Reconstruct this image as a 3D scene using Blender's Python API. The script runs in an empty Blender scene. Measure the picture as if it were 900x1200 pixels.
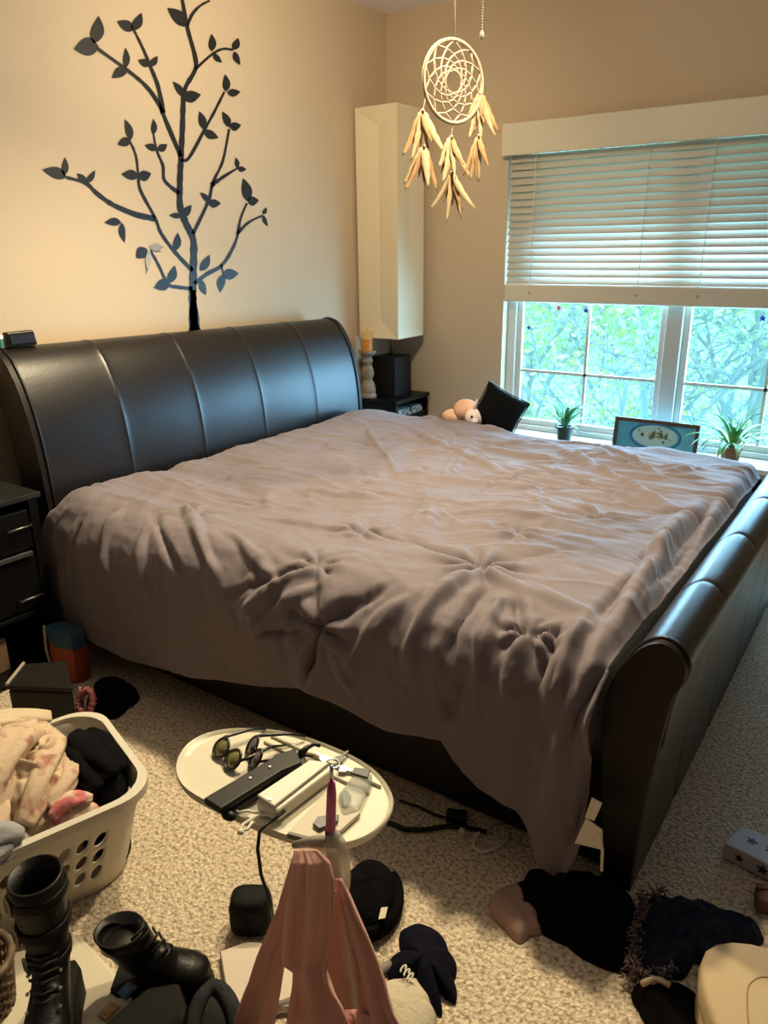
import bpy, bmesh, math, random
import numpy as np
from mathutils import Vector, Matrix
PI = math.pi
random.seed(7)
SC = bpy.context.scene
COL = SC.collection

# ---------------------------------------------------------------- camera numbers (900x1200 frame)
F_PX, PITCH, ROLL, YAW, EYE = 889.83, 0.33412, 0.01344, 0.6103, 1.6
_F = np.array([-math.sin(YAW), math.cos(YAW), 0]); _R = np.array([math.cos(YAW), math.sin(YAW), 0]); _Z = np.array([0, 0, 1.])
_fw = _F * math.cos(PITCH) - _Z * math.sin(PITCH); _dn = -_Z * math.cos(PITCH) - _F * math.sin(PITCH)
CX = _R * math.cos(ROLL) + _dn * math.sin(ROLL); CY = -_R * math.sin(ROLL) + _dn * math.cos(ROLL); CZ = _fw
def at(u, v, axis, val):
    """world point where the sight line of a photo pixel meets the plane axis = val (used to measure sizes and places)"""
    d = CX * (u - 450) + CY * (v - 600) + CZ * F_PX
    o = np.array([0, 0, EYE]); t = (val - o[axis]) / d[axis]
    return Vector(o + d * t)
def fl(u, v, z=0.0): return at(u, v, 2, z)

# ---------------------------------------------------------------- helpers
def srgb(r, g, b):
    f = lambda c: ((c / 255 + .055) / 1.055) ** 2.4 if c > 10 else c / 255 / 12.92
    return (f(r), f(g), f(b), 1)
MATS = {}
def mat(name, col, rough=.6, col2=None, nscale=20, bump=0, bscale=60, metal=0, spec=.5, trans=0, alpha=1, sheen=0, emis=None, estr=0, detail=4, subs=0, ramp=(.35, .65), coat=0):
    if name in MATS: return MATS[name]
    m = bpy.data.materials.new(name); m.use_nodes = True; nt = m.node_tree; N = nt.nodes; L = nt.links
    b = N['Principled BSDF']
    def c4(c): return (c[0], c[1], c[2], 1)
    b.inputs['Base Color'].default_value = c4(col); b.inputs['Roughness'].default_value = rough
    b.inputs['Metallic'].default_value = metal; b.inputs['Specular IOR Level'].default_value = spec
    b.inputs['Transmission Weight'].default_value = trans; b.inputs['Alpha'].default_value = alpha
    b.inputs['Sheen Weight'].default_value = sheen; b.inputs['Coat Weight'].default_value = coat
    if emis: b.inputs['Emission Color'].default_value = c4(emis); b.inputs['Emission Strength'].default_value = estr
    tc = N.new('ShaderNodeTexCoord')
    if col2 is not None:
        n = N.new('ShaderNodeTexNoise'); n.inputs['Scale'].default_value = nscale; n.inputs['Detail'].default_value = detail
        r = N.new('ShaderNodeValToRGB'); r.color_ramp.elements[0].position = ramp[0]; r.color_ramp.elements[1].position = ramp[1]
        r.color_ramp.elements[0].color = c4(col); r.color_ramp.elements[1].color = c4(col2)
        L.new(tc.outputs['Object'], n.inputs['Vector']); L.new(n.outputs['Fac'], r.inputs['Fac']); L.new(r.outputs['Color'], b.inputs['Base Color'])
    if bump:
        n = N.new('ShaderNodeTexNoise'); n.inputs['Scale'].default_value = bscale; n.inputs['Detail'].default_value = 5
        bp = N.new('ShaderNodeBump'); bp.inputs['Strength'].default_value = bump; bp.inputs['Distance'].default_value = .01
        L.new(tc.outputs['Object'], n.inputs['Vector']); L.new(n.outputs['Fac'], bp.inputs['Height']); L.new(bp.outputs['Normal'], b.inputs['Normal'])
    MATS[name] = m
    return m

class MB:
    def __init__(s): s.v = []; s.f = []
    def add(s, vs, fs):
        o = len(s.v); s.v += [tuple(p) for p in vs]; s.f += [tuple(i + o for i in f) for f in fs]; return s
    def box(s, c, d, rot=None, taper=(1, 1)):
        vs = []
        for z in (-.5, .5):
            k = taper if z > 0 else (1, 1)
            for x, y in ((-.5, -.5), (.5, -.5), (.5, .5), (-.5, .5)):
                p = Vector((x * d[0] * k[0], y * d[1] * k[1], z * d[2]))
                if rot is not None: p = rot @ p
                vs.append(p + Vector(c))
        return s.add(vs, [(3, 2, 1, 0), (4, 5, 6, 7), (0, 1, 5, 4), (1, 2, 6, 5), (2, 3, 7, 6), (3, 0, 4, 7)])
    def bb(s, x0, x1, y0, y1, z0, z1): return s.box(((x0 + x1) / 2, (y0 + y1) / 2, (z0 + z1) / 2), (x1 - x0, y1 - y0, z1 - z0))
    def tube(s, pts, r, n=8, closed=False, sq=1.0, up=None):
        pts = [Vector(p) for p in pts]; m = len(pts); rs = r if isinstance(r, (list, tuple)) else [r] * m
        vs = []; u = None
        for i, p in enumerate(pts):
            a = pts[(i - 1) % m] if (i > 0 or closed) else p; b = pts[(i + 1) % m] if (i < m - 1 or closed) else p
            t = (b - a).normalized() if (b - a).length > 1e-9 else Vector((0, 0, 1))
            if u is None:
                u = Vector(up) if up else (Vector((0, 0, 1)) if abs(t.z) < .9 else Vector((1, 0, 0)))
            u = (u - t * u.dot(t))
            u = u.normalized() if u.length > 1e-6 else t.orthogonal().normalized()
            w = t.cross(u)
            for k in range(n):
                th = 2 * PI * k / n; vs.append(p + (u * math.cos(th) * sq + w * math.sin(th)) * rs[i])
        fs = []
        for i in range(m if closed else m - 1):
            j = (i + 1) % m
            for k in range(n): fs.append((i * n + k, i * n + (k + 1) % n, j * n + (k + 1) % n, j * n + k))
        if not closed: fs.append(tuple(range(n))[::-1]); fs.append(tuple((m - 1) * n + k for k in range(n)))
        return s.add(vs, fs)
    def lathe(s, c, prof, n=24, sx=1, sy=1, rot=None):
        vs = []
        for r, z in prof:
            for k in range(n):
                p = Vector((r * math.cos(2 * PI * k / n) * sx, r * math.sin(2 * PI * k / n) * sy, z))
                if rot is not None: p = rot @ p
                vs.append(p + Vector(c))
        m = len(prof); fs = []
        for i in range(m - 1):
            for k in range(n): fs.append((i * n + k, i * n + (k + 1) % n, (i + 1) * n + (k + 1) % n, (i + 1) * n + k))
        fs.append(tuple(range(n))[::-1]); fs.append(tuple((m - 1) * n + k for k in range(n)))
        return s.add(vs, fs)
    def prism(s, poly, d0, d1):
        """poly: list of points; extruded from +d0 to +d1 (vectors)"""
        n = len(poly); vs = [Vector(p) + Vector(d0) for p in poly] + [Vector(p) + Vector(d1) for p in poly]
        fs = [tuple(range(n))[::-1], tuple(range(n, 2 * n))] + [(i, (i + 1) % n, n + (i + 1) % n, n + i) for i in range(n)]
        return s.add(vs, fs)
    def grid(s, P):
        """P[i][j] points"""
        a, b = len(P), len(P[0]); vs = [q for r in P for q in r]
        return s.add(vs, [(i * b + j, (i + 1) * b + j, (i + 1) * b + j + 1, i * b + j + 1) for i in range(a - 1) for j in range(b - 1)])
    def ball(s, c, r, n=14, rot=None):
        r = r if isinstance(r, (tuple, list)) else (r, r, r); m = n // 2
        prof = [(math.sin(PI * i / m), -math.cos(PI * i / m)) for i in range(m + 1)]
        prof[0] = (1e-4, -1); prof[-1] = (1e-4, 1)
        vs = []
        for q, z in prof:
            for k in range(n):
                p = Vector((q * math.cos(2 * PI * k / n) * r[0], q * math.sin(2 * PI * k / n) * r[1], z * r[2]))
                if rot is not None: p = rot @ p
                vs.append(p + Vector(c))
        fs = [(i * n + k, i * n + (k + 1) % n, (i + 1) * n + (k + 1) % n, (i + 1) * n + k) for i in range(m) for k in range(n)]
        return s.add(vs, fs)
    def loft(s, rings, cap=True):
        n = len(rings[0]); vs = [q for r in rings for q in r]; m = len(rings)
        fs = [(i * n + k, i * n + (k + 1) % n, (i + 1) * n + (k + 1) % n, (i + 1) * n + k) for i in range(m - 1) for k in range(n)]
        if cap: fs.append(tuple(range(n))[::-1]); fs.append(tuple((m - 1) * n + k for k in range(n)))
        return s.add(vs, fs)
    def build(s, name, m, parent=None, smooth=False, bevel=0, seg=2, solid=0, sub=0, autos=False, merge=0):
        me = bpy.data.meshes.new(name); me.from_pydata(s.v, [], s.f); me.update()
        bm = bmesh.new(); bm.from_mesh(me); (bmesh.ops.remove_doubles(bm, verts=bm.verts, dist=merge) if merge else None); bmesh.ops.recalc_face_normals(bm, faces=bm.faces); bm.to_mesh(me); bm.free()
        me.materials.append(m)
        o = bpy.data.objects.new(name, me); COL.objects.link(o)
        if parent is not None:
            o.parent = parent; o.matrix_parent_inverse = parent.matrix_basis.inverted()
        if smooth:
            me.polygons.foreach_set('use_smooth', [True] * len(me.polygons))
            if autos: me.set_sharp_from_angle(angle=math.radians(40))
        if solid:
            k = o.modifiers.new('s', 'SOLIDIFY'); k.thickness = solid; k.offset = 0
        if bevel:
            k = o.modifiers.new('b', 'BEVEL'); k.width = bevel; k.segments = seg; k.limit_method = 'ANGLE'; k.angle_limit = math.radians(40)
        if sub:
            k = o.modifiers.new('u', 'SUBSURF'); k.levels = sub; k.render_levels = sub
        return o
def tag(o, label, cat, group=None, kind=None):
    o['label'] = label; o['category'] = cat
    if group: o['group'] = group
    if kind: o['kind'] = kind
    return o
def thing(name, loc, label, cat, group=None):
    o = bpy.data.objects.new(name, None); COL.objects.link(o); o.location = loc; o.empty_display_size = .05
    return tag(o, label, cat, group)
def struct(o): o['kind'] = 'structure'; return o

# value noise (numpy)
_rng = np.random.default_rng(3); _T = _rng.random((256, 256)) * 2 - 1
def vn(x, y, seed=0):
    x = np.asarray(x, float) + seed * 17.3; y = np.asarray(y, float) + seed * 9.7
    xi = np.floor(x).astype(int); yi = np.floor(y).astype(int); fx = x - xi; fy = y - yi
    fx = fx * fx * fx * (fx * (fx * 6 - 15) + 10); fy = fy * fy * fy * (fy * (fy * 6 - 15) + 10)
    g = lambda a, b: _T[a % 256, b % 256]
    return (g(xi, yi) * (1 - fx) + g(xi + 1, yi) * fx) * (1 - fy) + (g(xi, yi + 1) * (1 - fx) + g(xi + 1, yi + 1) * fx) * fy
def fbm(x, y, seed=0, o=4):
    r = 0; a = .5
    for k in range(o): r = r + a * vn(x * 2 ** k, y * 2 ** k, seed + k); a *= .5
    return r
def ridge(x, y, seed=0, o=3):
    r = 0; a = .6
    for k in range(o): r = r + a * (1 - np.abs(vn(x * 2 ** k, y * 2 ** k, seed + k)) * 2); a *= .5
    return r
def sstep(a, b, x):
    t = np.clip((np.asarray(x, float) - a) / (b - a), 0, 1); return t * t * (3 - 2 * t)

# ---------------------------------------------------------------- materials
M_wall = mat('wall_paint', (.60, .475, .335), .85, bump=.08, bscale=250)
M_wall2 = mat('low_bounce_wall', (.15, .115, .085), .85, bump=.08, bscale=250)  # colour of the unseen walls, darkened to cut bounce light
M_ceil = mat('ceiling_paint', (.86, .80, .78), .9, bump=.3, bscale=120)
M_leather = mat('dark_brown_leather', (.009, .007, .0065), .34, bump=.09, bscale=140, spec=.48)
M_leather2 = mat('dark_brown_end_leather', (.010, .0065, .0055), .45, bump=.1, bscale=140, spec=.25)
M_black = mat('black_wood', (.004, .004, .0045), .4, bump=.04, bscale=60, spec=.25)
M_trimw = mat('white_window_trim', (.62, .60, .54), .5)
M_comf = mat('taupe_comforter_cotton', (.170, .141, .160), .8, bump=.10, bscale=90, sheen=.12)
def crinkle(m, scale, dist, strength):
    nt = m.node_tree; N = nt.nodes; L = nt.links; old = [n for n in N if n.type == 'BUMP'][0]; tc = [n for n in N if n.type == 'TEX_COORD'][0]
    mp = N.new('ShaderNodeMapping'); mp.inputs['Scale'].default_value = (1, 1.5, 1); mp.inputs['Rotation'].default_value = (0, 0, .3)
    n = N.new('ShaderNodeTexNoise'); n.noise_type = 'RIDGED_MULTIFRACTAL'; n.inputs['Scale'].default_value = scale; n.inputs['Detail'].default_value = 3; n.inputs['Distortion'].default_value = .8
    b = N.new('ShaderNodeBump'); b.inputs['Strength'].default_value = strength; b.inputs['Distance'].default_value = dist
    L.new(tc.outputs['Object'], mp.inputs['Vector']); L.new(mp.outputs['Vector'], n.inputs['Vector']); L.new(n.outputs['Fac'], b.inputs['Height']); L.new(old.outputs['Normal'], b.inputs['Normal'])
    L.new(b.outputs['Normal'], N['Principled BSDF'].inputs['Normal'])
crinkle(M_comf, 4.5, .022, .7)
M_metal = mat('brushed_metal', (.6, .6, .6), .3, metal=1)
M_whitep = mat('white_plastic', (.68, .64, .52), .4)
M_blackc = mat('black_cloth', (.004, .004, .005), .95, bump=.3, bscale=90, spec=.08)
M_blackp = mat('black_plastic', (.006, .006, .006), .35, spec=.3)
M_boot = mat('black_boot_leather', (.005, .0045, .0045), .42, bump=.15, bscale=60, spec=.35)
M_rubber = mat('black_rubber', (.007, .007, .007), .6, spec=.2)
M_navy = mat('navy_knit', (.007, .007, .016), .95, bump=.5, bscale=150, spec=.08)
M_white = mat('white_paint', (.75, .72, .62), .5)
M_cream = mat('cream_paper', (.70, .60, .42), .8, bump=.12, bscale=40)

# carpet
def carpet():
    m = bpy.data.materials.new('beige_frieze_carpet'); m.use_nodes = True; nt = m.node_tree; N = nt.nodes; L = nt.links
    b = N['Principled BSDF']; b.inputs['Roughness'].default_value = 1; b.inputs['Specular IOR Level'].default_value = .05
    tc = N.new('ShaderNodeTexCoord')
    n1 = N.new('ShaderNodeTexNoise'); n1.inputs['Scale'].default_value = 85; n1.inputs['Detail'].default_value = 3; n1.inputs['Roughness'].default_value = .6
    n2 = N.new('ShaderNodeTexNoise'); n2.inputs['Scale'].default_value = 5; n2.inputs['Detail'].default_value = 3
    v = N.new('ShaderNodeTexVoronoi'); v.inputs['Scale'].default_value = 120
    r = N.new('ShaderNodeValToRGB'); e = r.color_ramp.elements; e[0].position = .36; e[0].color = (.36, .28, .19, 1); e[1].position = .60; e[1].color = (.80, .69, .53, 1)
    q = e.new(.47); q.color = (.62, .51, .375, 1)
    mx = N.new('ShaderNodeMixRGB'); mx.blend_type = 'MULTIPLY'; mx.inputs['Fac'].default_value = .2
    r2 = N.new('ShaderNodeValToRGB'); r2.color_ramp.elements[0].position = .3; r2.color_ramp.elements[0].color = (.7, .66, .6, 1); r2.color_ramp.elements[1].position = .7
    for k in (n1, n2, v): L.new(tc.outputs['Object'], k.inputs['Vector'])
    L.new(n1.outputs['Fac'], r.inputs['Fac']); L.new(n2.outputs['Fac'], r2.inputs['Fac'])
    L.new(r.outputs['Color'], mx.inputs['Color1']); L.new(r2.outputs['Color'], mx.inputs['Color2']); L.new(mx.outputs['Color'], b.inputs['Base Color'])
    ad = N.new('ShaderNodeMath'); ad.operation = 'ADD'; L.new(n1.outputs['Fac'], ad.inputs[0]); L.new(v.outputs['Distance'], ad.inputs[1])
    bp = N.new('ShaderNodeBump'); bp.inputs['Strength'].default_value = .6; bp.inputs['Distance'].default_value = .010
    L.new(ad.outputs[0], bp.inputs['Height']); L.new(bp.outputs['Normal'], b.inputs['Normal'])
    return m
M_carpet = carpet()

# ---------------------------------------------------------------- room shell
X0, X1, Y0, Y1, H = -3.15, 2.5, -1.5, 4.60, 3.0
WX0, WX1, WZ0, WZ1 = -2.255, -.13, .43, 2.24
struct(MB().bb(X0 - .2, X1 + .2, Y0 - .2, Y1 + .2, -.2, 0).build('floor', M_carpet))
struct(MB().bb(X0 - .2, X1 + .2, Y0 - .2, Y1 + .2, H, H + .2).build('ceiling', M_ceil))
struct(MB().bb(X0 - .2, X0, Y0 - .2, Y1 + .2, 0, H).build('wall_left', M_wall))
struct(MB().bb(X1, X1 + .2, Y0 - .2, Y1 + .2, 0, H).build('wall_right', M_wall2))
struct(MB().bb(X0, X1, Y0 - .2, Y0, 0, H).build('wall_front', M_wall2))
wb = MB(); wb.bb(X0, WX0, Y1, Y1 + .2, 0, H); wb.bb(WX1, X1, Y1, Y1 + .2, 0, H); wb.bb(WX0, WX1, Y1, Y1 + .2, 0, WZ0); wb.bb(WX0, WX1, Y1, Y1 + .2, WZ1, H)
struct(wb.build('wall_back', M_wall))
M_base = mat('baseboard_white', (.66, .62, .54), .5)
struct(MB().bb(X0, X0 + .014, Y0, Y1, 0, .1).build('baseboard_left', M_base, bevel=.004))
struct(MB().bb(X0 + .014, X1, Y1 - .014, Y1, 0, .1).build('baseboard_back', M_base, bevel=.004))

# window: twin double-hung unit
w1 = bpy.data.objects.new('window_1', None); COL.objects.link(w1); w1.location = ((WX0 + WX1) / 2, Y1 + .1, WZ0); struct(w1)
FY0, FY1 = Y1 + .07, Y1 + .15
fr = MB(); fr.bb(WX0, WX0 + .06, FY0, FY1, WZ0, WZ1); fr.bb(WX1 - .06, WX1, FY0, FY1, WZ0, WZ1); fr.bb(WX0 + .06, WX1 - .06, FY0, FY1, WZ1 - .06, WZ1); fr.bb(WX0 + .06, WX1 - .06, FY0, FY1, WZ0, WZ0 + .035)
fr.build('frame', M_trimw, w1, bevel=.006)
MB().bb(-1.24, -1.145, FY0 - .012, FY1, WZ0 + .035, WZ1 - .06).build('mullion', M_trimw, w1, bevel=.006)
M_glass = bpy.data.materials.new('window_glass'); M_glass.use_nodes = True
_n = M_glass.node_tree.nodes; _l = M_glass.node_tree.links; _n.clear()
_o = _n.new('ShaderNodeOutputMaterial'); _t = _n.new('ShaderNodeBsdfTransparent'); _t.inputs[0].default_value = (.93, .98, .98, 1); _g = _n.new('ShaderNodeBsdfGlossy'); _g.inputs['Roughness'].default_value = .02
_m = _n.new('ShaderNodeMixShader'); _m.inputs[0].default_value = .04; _l.new(_t.outputs[0], _m.inputs[1]); _l.new(_g.outputs[0], _m.inputs[2]); _l.new(_m.outputs[0], _o.inputs[0])
for a, b in ((WX0 + .06, -1.24), (-1.145, WX1 - .06)):
    s = MB(); y0, y1 = FY0 + .02, FY0 + .05; zm = 1.36; sw = .038
    for z0, z1 in ((WZ0 + .035, zm), (zm, WZ1 - .06)):
        s.bb(a, a + sw, y0, y1, z0, z1); s.bb(b - sw, b, y0, y1, z0, z1); s.bb(a + sw, b - sw, y0, y1, z0, z0 + sw); s.bb(a + sw, b - sw, y0, y1, z1 - sw, z1)
    s.build('sash', M_trimw, w1, bevel=.004)
    g = MB(); mid = (a + b) / 2
    for z0, z1 in ((WZ0 + .035, zm), (zm, WZ1 - .06)):
        zc = (z0 + z1) / 2 - (.09 if z0 < 1 else 0)
        g.bb(mid - .009, mid + .009, y0 + .008, y1 - .008, z0 + sw, z1 - sw); g.bb(a + sw, b - sw, y0 + .008, y1 - .008, zc - .009, zc + .009)
    g.build('muntin_grid', M_trimw, w1)
    MB().bb(a + sw * .6, b - sw * .6, y0 + .013, y0 + .017, WZ0 + .06, WZ1 - .09).build('pane', M_glass, w1)
MB().bb(WX0 - .04, WX1 + .04, Y1 - .16, Y1 + .07, WZ0 - .03, WZ0 + .002).build('sill', M_trimw, w1, bevel=.006)

# star stickers on the glass
def star(u, v, r, c, nm, lab):
    p = at(u, v, 1, FY0 + .03); poly = []
    for k in range(10):
        q = r if k % 2 == 0 else r * .45; th = PI / 2 + k * PI / 5; poly.append((p.x + q * math.cos(th), FY0 + .031, p.z + q * math.sin(th)))
    o = MB().prism(poly, (0, -.0025, 0), (0, 0, 0)).build('star_sticker', mat('star_' + nm, c, .4)); tag(o, lab, 'sticker', 'star stickers on the window panes')
star(620, 384, .019, (.02, .10, .22), 'teal', 'small dark teal star sticker low on the left window pane')
star(655, 361, .022, (.5, .05, .16), 'red', 'small red star sticker just under the blind')
star(687, 364, .023, (.02, .03, .16), 'navy', 'small navy star sticker under the blind beside the red star')
star(894, 373, .022, (.02, .04, .30), 'blue', 'small blue star sticker on the right window pane')

# blind
M_slat = mat('white_blind_slat', (.74, .70, .62), .45)
M_val = mat('blind_valance_white', (.72, .66, .53), .45)
bl = thing('window_blind', ((WX0 + WX1) / 2, Y1 - .02, WZ1), 'white faux wood slatted blind lowered over the upper half of the window', 'blind')
BX0, BX1 = -2.24, -.145; BY = Y1 + .01
MB().bb(-2.275, -.11, Y1 - .065, Y1 - .05, 2.115, 2.29).add([], []).bb(-2.275, -2.26, Y1 - .05, Y1 + .0, 2.115, 2.29).bb(-.125, -.11, Y1 - .05, Y1 + .0, 2.115, 2.29).build('valance', M_val, bl, bevel=.005)
MB().bb(BX0, BX1, Y1 - .02, Y1 + .04, 2.14, 2.22).build('headrail', M_slat, bl)
sl = MB(); ns = 18; zt, zb = 2.10, 1.40; th = math.radians(56)
for k in range(ns):
    z = zt + (zb - zt) * k / (ns - 1); P = []
    for j in range(5):
        q = (j - 2) / 2 * .0255; bow = .0025 * (1 - (q / .0255) ** 2)
        P.append([Vector((x, BY + q * math.cos(th) - bow * math.sin(th), z + q * math.sin(th) + bow * math.cos(th))) for x in (BX0, BX1)])
    sl.grid(P)
sl.build('slats', M_slat, bl, smooth=True, solid=.0028)
MB().bb(BX0 - .005, BX1 + .005, BY - .032, BY + .028, 1.268, 1.378).build('bottom_rail', M_val, bl, bevel=.012, seg=3)
for u in (629, 763, 840):
    x = at(u, 160, 1, Y1 - .02).x
    c = MB()
    for dy in (-.024, .024): c.tube([(x, BY + dy, 2.14), (x, BY + dy, 1.375)], .0022, 5)
    for k in range(ns):
        z = zt + (zb - zt) * k / (ns - 1); c.box((x, BY - .021, z - .010), (.010, .003, .007))
    c.build('ladder_cord', M_white, bl)
    MB().lathe((x, BY - .0345, 1.325), [(.001, 0), (.009, 0), (.009, .004), (.001, .005)], 10, rot=Matrix.Rotation(PI / 2, 3, 'X')).build('cord_plug', mat('plug', (.5, .42, .3), .5), bl)

# ---------------------------------------------------------------- bed
bed = thing('sleigh_bed', (-1.6, 2.7, 0), 'king sleigh bed upholstered in dark brown leather, under the taupe comforter', 'bed')
BYa, BYb = 1.60, 3.74
hb = [(-2.765, .02), (-2.765, .5), (-2.77, .72), (-2.785, .88), (-2.81, 1.00), (-2.845, 1.10), (-2.885, 1.175), (-2.93, 1.225), (-2.98, 1.247), (-3.03, 1.24), (-3.07, 1.215), (-3.093, 1.17), (-3.09, 1.12), (-3.06, 1.085), (-3.02, 1.05), (-2.985, .98), (-2.95, .85), (-2.93, .6), (-2.925, .02)]
def smoothprof(pr, k=3):
    out = []; n = len(pr)
    for i in range(n - 1):
        p0 = pr[max(i - 1, 0)]; p1 = pr[i]; p2 = pr[i + 1]; p3 = pr[min(i + 2, n - 1)]
        for j in range(k):
            t = j / k
            out.append(tuple(.5 * ((2 * p1[c]) + (-p0[c] + p2[c]) * t + (2 * p0[c] - 5 * p1[c] + 4 * p2[c] - p3[c]) * t * t + (-p0[c] + 3 * p1[c] - 3 * p2[c] + p3[c]) * t ** 3) for c in range(2)))
    out.append(pr[-1]); return out
def upholster(prof, ya, yb, seams, depth=.006, puff=.004, xmax=9):
    ys = set(np.linspace(ya, yb, 60).tolist())
    for s in seams: ys |= {s - .02, s - .010, s - .005, s - .002, s, s + .002, s + .005, s + .010, s + .02}
    ys = sorted(ys); pr = smoothprof(prof); n = len(pr); cx = sum(p[0] for p in pr) / n; P = []
    nor = []
    for i in range(n):
        a = pr[max(i - 1, 0)]; b = pr[min(i + 1, n - 1)]; d = Vector((b[0] - a[0], b[1] - a[1])); nor.append(Vector((-d.y, d.x)).normalized())
    sg = 1
    mid = n // 4
    if (pr[mid][0] + nor[mid].x - cx) ** 2 < (pr[mid][0] - cx) ** 2: sg = -1
    for y in ys:
        ds = min([abs(y - s) for s in seams] + [9]); off = -depth * math.exp(-(ds / .006) ** 2) - puff * math.exp(-(ds / .02) ** 2)
        P.append([Vector((pr[i][0] + sg * nor[i].x * off * (pr[i][0] < xmax), y, pr[i][1] + sg * nor[i].y * off * (pr[i][0] < xmax))) for i in range(n)])
    m = MB(); m.grid(P)
    m.add(P[0], [tuple(range(n))]); m.add(P[-1], [tuple(range(n))[::-1]])
    return m, pr
seams = [1.60 + .428 * k for k in range(1, 5)]
m, hp = upholster(hb, BYa + .03, BYb - .03, seams, .0018, .0014)
tpr = lambda y, z: z * (1 - .036 * (y - 1.6) / 2.1) if z > .3 else z
m.v = [(x, y, tpr(y, z)) for x, y, z in m.v]
m.build('headboard', M_leather, bed, smooth=True, autos=True)
def endcap(prof, ya, yb, grow):
    cx = sum(p[0] for p in prof) / len(prof); cz = sum(p[1] for p in prof) / len(prof)
    return MB().prism([(p[0] + 0, ya, p[1]) for p in prof], (0, 0, 0), (0, yb - ya, 0))
for ya, yb in ((BYa, BYa + .032), (BYb - .032, BYb)):
    endcap([(p[0], tpr(ya, p[1])) for p in hp], ya, yb, 0).build('headboard_end_panel', M_leather2, bed, smooth=True, autos=True)
for y in (BYa + .03, BYb - .03):
    MB().tube([(p[0] + .002, y, tpr(y, p[1]) + .002) for p in hp[:40]], .006, 8).build('headboard_piping', M_leather, bed, smooth=True)
fb = [(-.443, .02), (-.451, .149), (-.462, .305), (-.478, .46), (-.478, .55), (-.462, .61), (-.437, .67), (-.407, .718), (-.366, .744), (-.328, .732), (-.304, .695), (-.308, .655), (-.326, .605), (-.342, .458), (-.358, .30), (-.366, .15), (-.368, .02)]
m, fp = upholster(fb, BYa + .04, BYb - .03, seams, .0022, .0016, -.31)
m.build('footboard', M_leather, bed, smooth=True, autos=True)
for ya, yb in ((BYa + .01, BYa + .042), (BYb - .032, BYb)):
    endcap(fp, ya, yb, 0).build('footboard_end_panel', M_leather2, bed, smooth=True, autos=True)
MB().tube([(p[0], BYa + .04, p[1] + .001) for p in fp[9:40]], .006, 8).build('footboard_piping', M_leather, bed, smooth=True)
for y in (1.655, 3.66):
    MB().bb(-2.77, -.45, y, y + .05, .015, .31).build('side_rail', M_leather2, bed, bevel=.012, seg=3)
MB().bb(-2.745, -.50, 1.72, 3.64, .22, .60).build('mattress', mat('mattress_ticking', (.5, .48, .45), .9), bed, bevel=.05, seg=4)

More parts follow.
